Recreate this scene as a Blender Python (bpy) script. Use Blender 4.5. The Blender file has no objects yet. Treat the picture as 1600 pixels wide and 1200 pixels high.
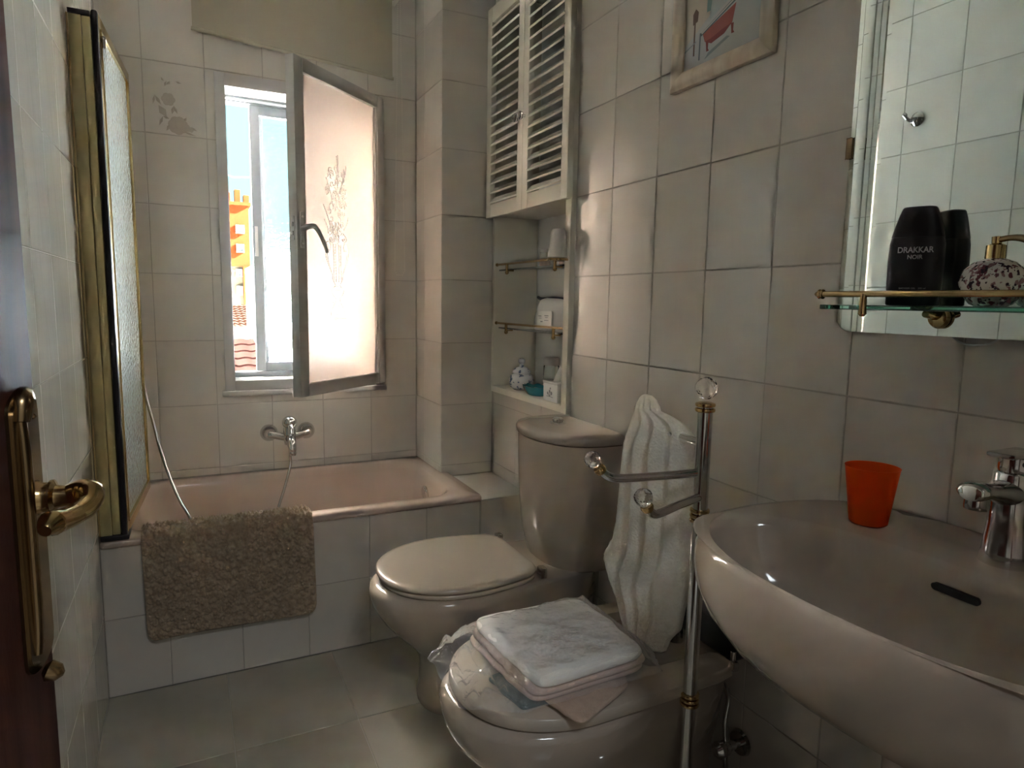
import bpy, bmesh, math, random
from mathutils import Vector, Matrix, noise, Euler
random.seed(7)
PI = math.pi
S = bpy.context.scene
C = S.collection

# ------------------------------------------------------------------ camera, light, exposure
cd = bpy.data.cameras.new('camera'); cam = bpy.data.objects.new('camera', cd); C.objects.link(cam)
CR = Vector((0.89873008, -0.43819206, 0.01649112)); CU = Vector((0.03977267, 0.11891101, 0.99210801)); CF = Vector((0.43669483, 0.89098142, -0.12429697))
cam.matrix_world = Matrix(((CR.x, CU.x, -CF.x, .25657), (CR.y, CU.y, -CF.y, -2.75532), (CR.z, CU.z, -CF.z, 1.162), (0, 0, 0, 1)))
cd.sensor_fit = 'HORIZONTAL'; cd.sensor_width = 36; cd.lens = 23.031; cd.clip_start = .02; cd.clip_end = 300
S.camera = cam
S.view_settings.view_transform = 'Standard'; S.view_settings.look = 'None'
S.view_settings.gamma = 1; S.view_settings.use_curve_mapping = False
S.view_settings.exposure = 3.45

SKY = 1.0
SUN = 82.0
HALL = 1.6
w = bpy.data.worlds.new('world'); S.world = w; w.use_nodes = True
nt = w.node_tree; nt.nodes.clear()
tc = nt.nodes.new('ShaderNodeTexCoord'); sx = nt.nodes.new('ShaderNodeSeparateXYZ')
rp = nt.nodes.new('ShaderNodeValToRGB'); bg = nt.nodes.new('ShaderNodeBackground'); wo = nt.nodes.new('ShaderNodeOutputWorld')
rp.color_ramp.elements[0].position = 0; rp.color_ramp.elements[0].color = (.078, .14, .145, 1)
rp.color_ramp.elements[1].position = .7; rp.color_ramp.elements[1].color = (.068, .124, .145, 1)
bg.inputs[1].default_value = SKY
nt.links.new(tc.outputs['Generated'], sx.inputs[0]); nt.links.new(sx.outputs['Z'], rp.inputs[0])
nt.links.new(rp.outputs[0], bg.inputs[0]); nt.links.new(bg.outputs[0], wo.inputs[0])
sl = bpy.data.lights.new('sun', 'SUN'); sl.energy = SUN; sl.color = (1, .97, .93); sl.angle = .01
so = bpy.data.objects.new('sun', sl); C.objects.link(so)
so.rotation_euler = Vector((-.84, .16, -.52)).to_track_quat('-Z', 'Y').to_euler()
hl = bpy.data.lights.new('hall_fill_light', 'AREA'); hl.energy = HALL; hl.size = .5; hl.color = (.88, .95, 1)  # added fill light behind the camera, stands for no known lamp
ho = bpy.data.objects.new('hall_fill_light', hl); C.objects.link(ho); ho.location = (.5, -3.5, 2.38)

# ------------------------------------------------------------------ helpers
def tag(o, label=None, cat=None, group=None, kind=None):
    if label: o['label'] = label
    if cat: o['category'] = cat
    if group: o['group'] = group
    if kind: o['kind'] = kind
    return o
def wloc(o):
    v = Vector((0, 0, 0))
    while o: v += Vector(o.location); o = o.parent
    return v
def thing(name, loc, label, cat, group=None):
    o = bpy.data.objects.new(name, None); C.objects.link(o); o.location = loc; o.empty_display_size = .05
    return tag(o, label, cat, group)

class MB:
    def __init__(s): s.v = []; s.f = []; s.m = []; s.mi = 0
    def add(s, vs, fs):
        b = len(s.v); s.v += [tuple(v) for v in vs]; s.f += [tuple(i + b for i in f) for f in fs]; s.m += [s.mi] * len(fs); return s
    def box(s, x0, x1, y0, y1, z0, z1, b=0):
        if b <= 0:
            vs = [(x, y, z) for z in (z0, z1) for y in (y0, y1) for x in (x0, x1)]
            return s.add(vs, [(0, 2, 3, 1), (4, 5, 7, 6), (0, 1, 5, 4), (2, 6, 7, 3), (0, 4, 6, 2), (1, 3, 7, 5)])
        bm = bmesh.new(); bmesh.ops.create_cube(bm, size=1)
        for v in bm.verts: v.co = Vector(((x0 + x1) / 2 + v.co.x * (x1 - x0), (y0 + y1) / 2 + v.co.y * (y1 - y0), (z0 + z1) / 2 + v.co.z * (z1 - z0)))
        bmesh.ops.bevel(bm, geom=list(bm.edges), offset=b, segments=2, profile=.5, affect='EDGES')
        return s.bm(bm)
    def bm(s, bm):
        bm.verts.index_update()
        s.add([v.co.copy() for v in bm.verts], [[v.index for v in f.verts] for f in bm.faces]); bm.free(); return s
    def loft(s, rings, cap0=True, cap1=True, closed=True):
        n = len(rings[0]); b = []; fs = []
        for r in rings: b += list(r)
        for i in range(len(rings) - 1):
            for j in range(n if closed else n - 1):
                k = (j + 1) % n
                fs.append((i * n + j, i * n + k, (i + 1) * n + k, (i + 1) * n + j))
        if cap0: fs.append(tuple(range(n - 1, -1, -1)))
        if cap1: fs.append(tuple((len(rings) - 1) * n + j for j in range(n)))
        return s.add(b, fs)
    def lathe(s, prof, o, axis=(0, 0, 1), seg=24, cap0=True, cap1=True):
        a = Vector(axis).normalized(); t = Vector((1, 0, 0)) if abs(a.x) < .9 else Vector((0, 1, 0))
        u = a.cross(t).normalized(); v = a.cross(u); o = Vector(o)
        return s.loft([[o + a * h + (u * math.cos(2 * PI * j / seg) + v * math.sin(2 * PI * j / seg)) * max(r, 1e-5) for j in range(seg)] for r, h in prof], cap0, cap1)
    def tube(s, pts, r, seg=12, sub=1):
        pts = [Vector(p) for p in pts]
        if sub > 1: pts = smooth(pts, sub)
        n = len(pts); rr = r if isinstance(r, (list, tuple)) else None
        rings = []; prev = None
        for i, p in enumerate(pts):
            d = (pts[min(i + 1, n - 1)] - pts[max(i - 1, 0)]).normalized()
            if prev is None:
                t = Vector((0, 0, 1)) if abs(d.z) < .9 else Vector((1, 0, 0)); u = d.cross(t).normalized()
            else:
                u = (prev - d * prev.dot(d)).normalized()
            prev = u; v = d.cross(u)
            if rr:
                q = i / (n - 1) * (len(rr) - 1); k = min(int(q), len(rr) - 2); R = rr[k] * (1 - q + k) + rr[k + 1] * (q - k)
            else: R = r
            rings.append([p + (u * math.cos(2 * PI * j / seg) + v * math.sin(2 * PI * j / seg)) * R for j in range(seg)])
        return s.loft(rings)
    def sphere(s, o, r, seg=20, rings=12, sc=(1, 1, 1)):
        o = Vector(o)
        return s.loft([[o + Vector((sc[0] * r * math.sin(a) * math.cos(2 * PI * j / seg), sc[1] * r * math.sin(a) * math.sin(2 * PI * j / seg), -sc[2] * r * math.cos(a))) for j in range(seg)]
                       for a in [max(.02, min(PI - .02, PI * i / rings)) for i in range(rings + 1)]])
    def prism(s, poly, z0, z1):
        return s.loft([[(x, y, z0) for x, y in poly], [(x, y, z1) for x, y in poly]])
    def build(s, name, mat, parent=None, sm=True, local=False, kind=None, label=None, auto=None):
        me = bpy.data.meshes.new(name); off = Vector((0, 0, 0))
        if parent and not local: off = wloc(parent)
        me.from_pydata([(v[0] - off.x, v[1] - off.y, v[2] - off.z) for v in s.v], [], s.f)
        me.validate()
        for m in (mat if isinstance(mat, (list, tuple)) else [mat]): me.materials.append(m)
        if len(set(s.m)) > 1 and len(me.polygons) == len(s.m):
            for p, k in zip(me.polygons, s.m): p.material_index = k
        bm = bmesh.new(); bm.from_mesh(me); bmesh.ops.recalc_face_normals(bm, faces=bm.faces); bm.to_mesh(me); bm.free()
        if sm:
            me.polygons.foreach_set('use_smooth', [True] * len(me.polygons))
            try: me.set_sharp_from_angle(angle=auto if auto else math.radians(40))
            except Exception: pass
        o = bpy.data.objects.new(name, me); C.objects.link(o)
        if parent: o.parent = parent
        if kind: o['kind'] = kind
        if label: o['label'] = label
        return o

def smooth(pts, sub):
    out = []; n = len(pts)
    for i in range(n - 1):
        p0, p1, p2, p3 = pts[max(i - 1, 0)], pts[i], pts[i + 1], pts[min(i + 2, n - 1)]
        for k in range(sub):
            t = k / sub
            out.append(.5 * ((2 * p1) + (p2 - p0) * t + (2 * p0 - 5 * p1 + 4 * p2 - p3) * t * t + (3 * p1 - p0 - 3 * p2 + p3) * t ** 3))
    out.append(pts[-1]); return out
def origin_to(o, p):
    """top-level mesh: move its origin to its base point"""
    p = Vector(p); o.data.transform(Matrix.Translation(-p)); o.location = p; return o
def egg(cx, cy, af, ab, bf, bb, z, n1=2.2, n2=3.2, N=48, xmax=None):
    r = []
    for i in range(N):
        t = 2 * PI * i / N; c, s_ = math.cos(t), math.sin(t)
        k = max(0, c) ** 1.5; n = n1 * (1 - k) + n2 * k; a = ab if c > 0 else af
        b = bf * (1 - k) + bb * k
        R = (abs(c / a) ** n + abs(s_ / b) ** n) ** (-1 / n)
        x = cx + R * c
        if xmax: x = min(x, xmax)
        r.append((x, cy + R * s_, z))
    return r

# ------------------------------------------------------------------ materials
def principled(name, col, rough=.5, metal=0, spec=.5, trans=0, ior=1.45, coat=0, alpha=1):
    m = bpy.data.materials.new(name); m.use_nodes = True
    b = m.node_tree.nodes['Principled BSDF']
    b.inputs['Base Color'].default_value = (*col, 1); b.inputs['Roughness'].default_value = rough
    b.inputs['Metallic'].default_value = metal; b.inputs['Specular IOR Level'].default_value = spec
    b.inputs['Transmission Weight'].default_value = trans; b.inputs['IOR'].default_value = ior
    b.inputs['Coat Weight'].default_value = coat; b.inputs['Alpha'].default_value = alpha
    return m
def varied(m, col, col2, scale=3, stretch=(1, 1, 1), detail=4, lo=.35, hi=.65):
    t = m.node_tree; b = t.nodes['Principled BSDF']
    c = t.nodes.new('ShaderNodeTexCoord'); mp = t.nodes.new('ShaderNodeMapping'); mp.inputs['Scale'].default_value = stretch
    n = t.nodes.new('ShaderNodeTexNoise'); n.inputs['Scale'].default_value = scale; n.inputs['Detail'].default_value = detail
    r = t.nodes.new('ShaderNodeValToRGB'); r.color_ramp.elements[0].color = (*col, 1); r.color_ramp.elements[1].color = (*col2, 1)
    r.color_ramp.elements[0].position = lo; r.color_ramp.elements[1].position = hi
    t.links.new(c.outputs['Object'], mp.inputs[0]); t.links.new(mp.outputs[0], n.inputs[0]); t.links.new(n.outputs[0], r.inputs[0]); t.links.new(r.outputs[0], b.inputs['Base Color'])
    return m
def bump(m, scale, strength, dist=.001, stretch=(1, 1, 1), kind='noise', coords='Object', detail=3, prev=None):
    t = m.node_tree; b = t.nodes['Principled BSDF'] if 'Principled BSDF' in t.nodes else None
    c = t.nodes.new('ShaderNodeTexCoord'); mp = t.nodes.new('ShaderNodeMapping'); mp.inputs['Scale'].default_value = stretch
    if kind == 'noise':
        n = t.nodes.new('ShaderNodeTexNoise'); n.inputs['Scale'].default_value = scale; n.inputs['Detail'].default_value = detail; out = n.outputs[0]
    else:
        n = t.nodes.new('ShaderNodeTexVoronoi'); n.inputs['Scale'].default_value = scale; out = n.outputs['Distance']
        if kind == 'smooth': n.feature = 'SMOOTH_F1'
    bp = t.nodes.new('ShaderNodeBump'); bp.inputs['Strength'].default_value = strength; bp.inputs['Distance'].default_value = dist
    t.links.new(c.outputs[coords], mp.inputs[0]); t.links.new(mp.outputs[0], n.inputs[0]); t.links.new(out, bp.inputs['Height'])
    if prev: t.links.new(prev.outputs[0], bp.inputs['Normal'])
    if b: t.links.new(bp.outputs[0], b.inputs['Normal'])
    return bp

M = {}
M['grout'] = principled('grout', (.42, .385, .34), .7)
def tilemat(name, c1, c2, rough, stretch, coat=.0):
    m = principled(name, c1, rough, spec=.55, coat=coat); varied(m, c1, c2, 2.2, (1, 1, 1))
    b1 = bump(m, 9, .35, .003, stretch); bump(m, 60, .22, .0006, stretch, prev=b1)
    return m
M['wall_tile'] = tilemat('wall_tile', (.585, .54, .48), (.625, .58, .52), .085, (1, 1, .22))
M['floor_tile'] = tilemat('floor_tile', (.34, .305, .25), (.44, .40, .335), .22, (1, 1, 1))
M['relief'] = principled('relief', (.44, .385, .325), .3)
M['plaster'] = principled('plaster', (.72, .68, .62), .8)
M['sanitary'] = principled('sanitary', (.43, .36, .30), .09, coat=.3)
M['lid'] = principled('lid', (.50, .43, .355), .16)
M['tub'] = principled('tub', (.54, .425, .36), .12, coat=.3)
M['chrome'] = principled('chrome', (.62, .61, .6), .09, 1)
M['brass'] = principled('brass', (.52, .36, .17), .17, 1)
M['old_brass'] = principled('old_brass', (.26, .18, .095), .24, 1)
M['gold'] = principled('gold', (.62, .47, .22), .22, 1)
M['cream_metal'] = varied(principled('cream_metal', (.50, .40, .20), .36, .35), (.50, .40, .19), (.58, .47, .24), 2, (8, 8, 1))
M['rubber'] = principled('rubber', (.018, .014, .016), .5)
M['wood'] = varied(principled('wood', (.07, .022, .015), .6, spec=.06), (.045, .013, .010), (.11, .036, .024), 30, (1, 1, .12))
bump(M['wood'], 220, .25, .0008, (1, 1, .6))
M['white_paint'] = principled('white_paint', (.78, .73, .63), .38)
M['inner_paint'] = principled('inner_paint', (.66, .66, .64), .45)
M['alu'] = principled('alu', (.52, .50, .49), .38, .25)
M['alu_white'] = principled('alu_white', (.72, .74, .74), .4)
M['alu_outer'] = principled('alu_outer', (.30, .33, .35), .5, spec=.2)
M['handle_grey'] = principled('handle_grey', (.62, .61, .60), .35)
M['blind'] = principled('blind', (.42, .37, .29), .9)
M['dark'] = principled('dark', (.02, .02, .022), .4)
M['mirror'] = principled('mirror', (.80, .87, .82), .0, 1)
M['crystal'] = principled('crystal', (1, 1, 1), .0, trans=1, ior=1.5)
M['glass_green'] = principled('glass_green', (.45, .85, .72), .02, trans=1, ior=1.45)
M['glass'] = principled('glass', (.93, .97, .96), .02, trans=1, ior=1.45)
M['orange'] = principled('orange', (1.0, .13, .015), .3, trans=.35, ior=1.2); _t = M['orange'].node_tree; _b = _t.nodes['Principled BSDF']; _b.inputs['Base Color'].default_value = (1, .15, .02, 1); _b.inputs['Transmission Weight'].default_value = 0
_l = _t.nodes.new('ShaderNodeBsdfTranslucent'); _l.inputs[0].default_value = (1, .17, .03, 1); _x = _t.nodes.new('ShaderNodeMixShader'); _x.inputs[0].default_value = .5
_t.links.new(_b.outputs[0], _x.inputs[1]); _t.links.new(_l.outputs[0], _x.inputs[2]); _t.links.new(_x.outputs[0], _t.nodes['Material Output'].inputs[0])
def terry(name, c1, c2, sc=420, d=.0013, st=.55):
    m = principled(name, c1, .95, spec=.1); varied(m, c1, c2, 60); bump(m, sc, st, d, kind='smooth')
    m.node_tree.nodes['Principled BSDF'].inputs['Sheen Weight'].default_value = .25
    return m
M['towel_cream'] = terry('towel_cream', (.88, .83, .72), (.92, .88, .79), 260, .0022, .6)
M['towel_pink'] = terry('towel_pink', (.68, .50, .43), (.74, .57, .49), 350)
M['towel_pale'] = terry('towel_pale', (.90, .86, .82), (.93, .90, .86), 300, .001, .35)
M['towel_beige'] = terry('towel_beige', (.50, .37, .29), (.56, .43, .34), 350)
M['cloth_teal'] = terry('cloth_teal', (.015, .05, .045), (.02, .065, .06), 350)
M['mat'] = terry('mat', (.33, .24, .16), (.45, .345, .245), 260, .003)
M['black_plastic'] = principled('black_plastic', (.012, .012, .014), .32)
M['white_print'] = principled('white_print', (.75, .75, .75), .5)
M['grey_print'] = principled('grey_print', (.30, .30, .30), .5)
M['porcelain'] = principled('porcelain', (.72, .72, .70), .15)
M['navy'] = principled('navy', (.012, .02, .06), .5)
M['teal_glaze'] = principled('teal_glaze', (.03, .22, .28), .15)
M['cup_white'] = principled('cup_white', (.72, .70, .66), .35)
M['pouch'] = principled('pouch', (.50, .50, .49), .35)
M['print_grey'] = principled('print_grey', (.22, .22, .24), .6)
def patterned(name, base, inks, scale, th=.56):
    m = principled(name, base, .12, coat=.4); t = m.node_tree; b = t.nodes['Principled BSDF']; last = None
    c = t.nodes.new('ShaderNodeTexCoord')
    for k, ink in enumerate(inks):
        n = t.nodes.new('ShaderNodeTexNoise'); n.inputs['Scale'].default_value = scale * (1 + .3 * k); n.inputs['Detail'].default_value = 2.5
        mp = t.nodes.new('ShaderNodeMapping'); mp.inputs['Location'].default_value = (3.1 * k, 1.7 * k, .4)
        r = t.nodes.new('ShaderNodeValToRGB'); r.color_ramp.elements[0].position = th; r.color_ramp.elements[1].position = th + .02
        mx = t.nodes.new('ShaderNodeMix'); mx.data_type = 'RGBA'
        t.links.new(c.outputs['Object'], mp.inputs[0]); t.links.new(mp.outputs[0], n.inputs[0]); t.links.new(n.outputs[0], r.inputs[0]); t.links.new(r.outputs[0], mx.inputs[0])
        if last: t.links.new(last, mx.inputs[6])
        else: mx.inputs[6].default_value = (*base, 1)
        mx.inputs[7].default_value = (*ink, 1); last = mx.outputs[2]
    t.links.new(last, b.inputs['Base Color']); return m
M['floral'] = patterned('floral', (.68, .62, .55), [(.16, .05, .06), (.30, .16, .16), (.05, .03, .04)], 85, .585)
M['blue_floral'] = patterned('blue_floral', (.66, .68, .70), [(.15, .20, .32)], 60, .6)
# frosted pane: light scatters through
def frosted():
    m = bpy.data.materials.new('frosted_glass'); m.use_nodes = True; t = m.node_tree; t.nodes.clear()
    o = t.nodes.new('ShaderNodeOutputMaterial'); a = t.nodes.new('ShaderNodeBsdfTranslucent'); a.inputs[0].default_value = (.29, .245, .215, 1)
    g = t.nodes.new('ShaderNodeBsdfGlass'); g.inputs['Roughness'].default_value = .55; g.inputs['IOR'].default_value = 1.25; g.inputs[0].default_value = (.46, .425, .40, 1)
    x = t.nodes.new('ShaderNodeMixShader'); x.inputs[0].default_value = .45
    t.links.new(a.outputs[0], x.inputs[1]); t.links.new(g.outputs[0], x.inputs[2]); t.links.new(x.outputs[0], o.inputs[0]); return m
M['frosted'] = frosted()
M['etched'] = bpy.data.materials.new('etched'); M['etched'].use_nodes = True
_t = M['etched'].node_tree; _t.nodes.clear(); _a = _t.nodes.new('ShaderNodeBsdfTranslucent'); _a.inputs[0].default_value = (.92, .92, .93, 1); _o = _t.nodes.new('ShaderNodeOutputMaterial'); _t.links.new(_a.outputs[0], _o.inputs[0])
M['rippled'] = principled('rippled', (.97, 1, .99), .03, trans=1, ior=1.45)
bump(M['rippled'], 26, .55, .006, (1, 1, 2.2), kind='noise')
M['pebbled'] = principled('pebbled', (.74, .82, .80), .16, trans=.45, ior=1.4)
bump(M['pebbled'], 95, 1.0, .007, kind='smooth')
def film():  # thin clear plastic
    m = bpy.data.materials.new('plastic_film'); m.use_nodes = True; t = m.node_tree; t.nodes.clear()
    o = t.nodes.new('ShaderNodeOutputMaterial'); a = t.nodes.new('ShaderNodeBsdfTransparent'); a.inputs[0].default_value = (.97, .97, .97, 1)
    g = t.nodes.new('ShaderNodeBsdfGlossy'); g.inputs['Roughness'].default_value = .07; g.inputs[0].default_value = (.95, .97, 1, 1)
    f = t.nodes.new('ShaderNodeFresnel'); f.inputs[0].default_value = 1.30
    x = t.nodes.new('ShaderNodeMixShader'); bp = bump(m, 62, .9, .008)
    t.links.new(bp.outputs[0], g.inputs['Normal']); t.links.new(bp.outputs[0], f.inputs['Normal'])
    t.links.new(f.outputs[0], x.inputs[0]); t.links.new(a.outputs[0], x.inputs[1]); t.links.new(g.outputs[0], x.inputs[2]); d_ = t.nodes.new('ShaderNodeBsdfDiffuse'); d_.inputs[0].default_value = (.9, .9, .92, 1); y_ = t.nodes.new('ShaderNodeMixShader'); y_.inputs[0].default_value = .15
    t.links.new(x.outputs[0], y_.inputs[1]); t.links.new(d_.outputs[0], y_.inputs[2]); t.links.new(y_.outputs[0], o.inputs[0]); return m
M['film'] = film()
M['ext_orange'] = principled('ext_orange', (.046, .0135, .0048), .9, spec=0)
M['ext_beige'] = principled('ext_beige', (.072, .065, .048), .9, spec=0)
M['ext_white'] = principled('ext_white', (.10, .095, .085), .9, spec=0)
M['ext_window'] = principled('ext_window', (.095, .098, .10), .8, spec=0)
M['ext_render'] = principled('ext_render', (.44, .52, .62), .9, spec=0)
M['ext_cream'] = principled('ext_cream', (.78, .72, .66), .9, spec=0)
M['ext_roof'] = principled('ext_roof', (.020, .010, .007), .9, spec=0)
M['ext_roof_red'] = principled('ext_roof_red', (.040, .019, .0165), .9, spec=0)
M['ext_green'] = principled('ext_green', (.48, .56, .46), .7, spec=0)
M['ext_ground'] = principled('ext_ground', (.66, .62, .57), .95, spec=0)
M['ext_glass'] = principled('ext_glass', (.10, .14, .16), .1, spec=0)

# ------------------------------------------------------------------ room shell
XR = 1.364; YP = -.313; XP = 1.139; ZC = 2.46; YN = -2.80; YT = -.657
GZ = 1.244; TH = .248
def tiles(parent, O, U, V, N, ur, vr, u0, v0, tw, th, mat, holes=(), gap=.0013, t=.0025, special=None, spec_fn=None):
    """one object per tile, standing proud of the parent slab; U,V,N unit vectors; full tiles share a mesh"""
    O = Vector(O); U = Vector(U); V = Vector(V); N = Vector(N); shared = {}
    base = wloc(parent)
    i0 = math.floor((ur[0] - u0) / tw); i1 = math.ceil((ur[1] - u0) / tw)
    j0 = math.floor((vr[0] - v0) / th); j1 = math.ceil((vr[1] - v0) / th)
    for i in range(i0, i1):
        for j in range(j0, j1):
            a0, a1 = max(ur[0], u0 + i * tw), min(ur[1], u0 + (i + 1) * tw)
            b0, b1 = max(vr[0], v0 + j * th), min(vr[1], v0 + (j + 1) * th)
            if a1 - a0 < .008 or b1 - b0 < .008: continue
            rects = [(a0 + gap, a1 - gap, b0 + gap, b1 - gap)]
            for (h0, h1, k0, k1) in holes:
                new = []
                for (p0, p1, q0, q1) in rects:
                    if p1 <= h0 or p0 >= h1 or q1 <= k0 or q0 >= k1: new.append((p0, p1, q0, q1)); continue
                    if p0 < h0: new.append((p0, h0, q0, q1))
                    if p1 > h1: new.append((h1, p1, q0, q1))
                    c0, c1 = max(p0, h0), min(p1, h1)
                    if q0 < k0: new.append((c0, c1, q0, k0))
                    if q1 > k1: new.append((c0, c1, k1, q1))
                rects = new
            if not rects: continue
            ca, cb = (a0 + a1) / 2, (b0 + b1) / 2
            key = (round(a1 - a0, 4), round(b1 - b0, 4)) if len(rects) == 1 and abs(rects[0][1] - rects[0][0] - (a1 - a0 - 2 * gap)) < 1e-5 and abs(rects[0][3] - rects[0][2] - (b1 - b0 - 2 * gap)) < 1e-5 else None
            if key and key in shared: me = shared[key]
            else:
                vs = []; fs = []
                for (p0, p1, q0, q1) in rects:
                    bv = .0009 if len(rects) == 1 else 0
                    k = len(vs)
                    for (e, h) in ((0, 0), (0, t - bv), (bv, t)):
                        for (x, y) in ((p0 + e, q0 + e), (p1 - e, q0 + e), (p1 - e, q1 - e), (p0 + e, q1 - e)):
                            vs.append(U * (x - ca) + V * (y - cb) + N * h)
                    flip = U.cross(V).dot(N) < 0
                    for l in range(2):
                        for c in range(4):
                            f = (k + l * 4 + c, k + l * 4 + (c + 1) % 4, k + l * 4 + 4 + (c + 1) % 4, k + l * 4 + 4 + c); fs.append(f[::-1] if flip else f)
                    f = (k + 8, k + 9, k + 10, k + 11); fs.append(f[::-1] if flip else f)
                me = bpy.data.meshes.new('tile'); me.from_pydata(vs, [], fs); me.materials.append(mat)
                if key: shared[key] = me
            o = bpy.data.objects.new('tile', me); C.objects.link(o); o.parent = parent
            o.location = O + U * ca + V * cb + N * random.uniform(-.0002, .0003) - base
            r = [random.gauss(0, .0007) for _ in range(3)]
            o.rotation_euler = [r[k] * (1 - abs(N[k])) for k in range(3)]
            if spec_fn and spec_fn(ca, cb): o['special'] = 1; special.append(o)

def slab(name, boxes, mat, kind='structure'):
    m = MB()
    for b in boxes: m.box(*b)
    return m.build(name, mat, sm=False, kind=kind)

slab('floor', [(-.2, 1.6, YN - .1, .25, -.12, -.0025)], M['grout'])
tiles(bpy.data.objects['floor'], (0, 0, -.0025), (1, 0, 0), (0, 1, 0), (0, 0, 1), (0, XR), (YN, YT), .315 - .318, YT - .392, .318, .392, M['floor_tile'])
slab('ceiling', [(-.2, 1.6, YN - .1, .25, ZC, ZC + .12)], M['plaster'])
# left wall
slab('wall_left', [(-.2, -.0025, YN - .1, .25, -.0025, ZC)], M['grout'])
tiles(bpy.data.objects['wall_left'], (-.0025, 0, 0), (0, 1, 0), (0, 0, 1), (1, 0, 0), (YN, 0), (0, ZC), -1.283, GZ, .2, TH, M['wall_tile'])
# right wall with the niche cut out of it
NY0, NY1, NZ0, NZ1 = -.935, -.325, .80, 2.36
slab('wall_right', [(XR + .0025, 1.6, YN - .1, NY0, -.0025, ZC), (XR + .0025, 1.6, NY1, .25, -.0025, ZC), (XR + .0025, 1.6, NY0, NY1, -.0025, NZ0),
                    (XR + .0025, 1.6, NY0, NY1, NZ1, ZC), (1.57, 1.6, NY0, NY1, NZ0, NZ1)], M['grout'])
tiles(bpy.data.objects['wall_right'], (XR + .0025, 0, 0), (0, 1, 0), (0, 0, 1), (-1, 0, 0), (YN, YP), (0, ZC), -1.133, GZ, .2, TH, M['wall_tile'], holes=[(NY0, NY1, NZ0, NZ1)])
# window wall
WX0, WX1, WZ0, WZ1 = .395, .965, .815, 1.95
slab('wall_back', [(-.0025, WX0, .0025, .25, -.0025, ZC), (WX1, XR, .0025, .25, -.0025, ZC), (WX0, WX1, .0025, .25, -.0025, WZ0), (WX0, WX1, .0025, .25, WZ1, ZC)], M['grout'])
sp = []
tiles(bpy.data.objects['wall_back'], (0, .0025, 0), (1, 0, 0), (0, 0, 1), (0, -1, 0), (0, XP), (0, ZC), .136 - .2, GZ, .2, TH, M['wall_tile'], holes=[(WX0, WX1, WZ0, WZ1)],
      special=sp, spec_fn=lambda a, b: abs(a - .236) < .03 and abs(b - 1.864) < .03)
# pillar in the corner
slab('wall_pillar', [(XP + .0025, XR, YP + .0025, .0, -.0025, ZC)], M['grout'])
PW = bpy.data.objects['wall_pillar']
tiles(PW, (0, YP + .0025, 0), (1, 0, 0), (0, 0, 1), (0, -1, 0), (XP, XR), (.455, ZC), XP, GZ, .23, TH, M['wall_tile'])
tiles(PW, (XP + .0025, 0, 0), (0, 1, 0), (0, 0, 1), (-1, 0, 0), (YP, 0), (.455, ZC), YP, GZ, .2, TH, M['wall_tile'])
# wall behind the camera with the doorway
slab('wall_front', [(-.2, .03, YN - .1, YN, 0, ZC), (.75, 1.6, YN - .1, YN, 0, ZC), (.03, .75, YN - .1, YN, 2.05, ZC)], M['plaster'])
slab('wall_hall', [(-1.6, 2.6, -4.4, -4.3, 0, 2.5), (-1.7, -1.6, -4.4, YN - .1, 0, 2.5), (2.6, 2.7, -4.4, YN - .1, 0, 2.5), (-1.7, 2.7, -4.4, YN - .1, 2.46, 2.56),
                   (-1.7, 2.7, -4.4, YN - .1, -.1, 0), (-1.7, -.2, YN - .1, YN, 0, 2.5), (1.6, 2.7, YN - .1, YN, 0, 2.5)], M['plaster'])
# raised flower on the tile beside the window
def petals(m, cx, cz, r, n, rot=0, k=.55):
    for i in range(n):
        a = rot + 2 * PI * i / n; c = Vector((cx + math.cos(a) * r * .55, -.0035, cz + math.sin(a) * r * .55))
        m.sphere(c, r * k, 10, 6, (1, .05, 1))
    m.sphere((cx, -.004, cz), r * .4, 10, 6, (1, .08, 1))
def leaf(m, p, q, wd):
    p = Vector((p[0], -.003, p[1])); q = Vector((q[0], -.003, q[1])); d = q - p; s_ = Vector((-d.z, 0, d.x)).normalized() * wd
    mid = (p + q) / 2
    m.add([p, mid + s_, q, mid - s_, mid + Vector((0, -.0025, 0))], [(0, 1, 4), (1, 2, 4), (2, 3, 4), (3, 0, 4)])
fm = MB()
petals(fm, .215, 1.862, .021, 6); petals(fm, .243, 1.775, .030, 7, .3); petals(fm, .272, 1.769, .012, 5); petals(fm, .285, 1.765, .009, 5)
for a, b, w_ in [((.183, 1.838), (.208, 1.800), .013), ((.172, 1.872), (.192, 1.840), .006), ((.166, 1.84), (.172, 1.872), .004), ((.225, 1.812), (.232, 1.842), .006), ((.232, 1.842), (.243, 1.815), .005),
                 ((.183, 1.768), (.196, 1.802), .005), ((.196, 1.802), (.216, 1.795), .005), ((.205, 1.752), (.22, 1.78), .006), ((.205, 1.905), (.213, 1.925), .005), ((.225, 1.925), (.213, 1.912), .005), ((.24, 1.927), (.26, 1.922), .004),
                 ((.262, 1.79), (.272, 1.806), .005), ((.285, 1.775), (.305, 1.762), .004), ((.256, 1.757), (.30, 1.745), .004), ((.195, 1.935), (.204, 1.922), .004)]: leaf(fm, a, b, w_)
fo = fm.build('flower_relief', M['relief'], bpy.data.objects['wall_back'], label='darker raised flower spray on the tile')

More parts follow.
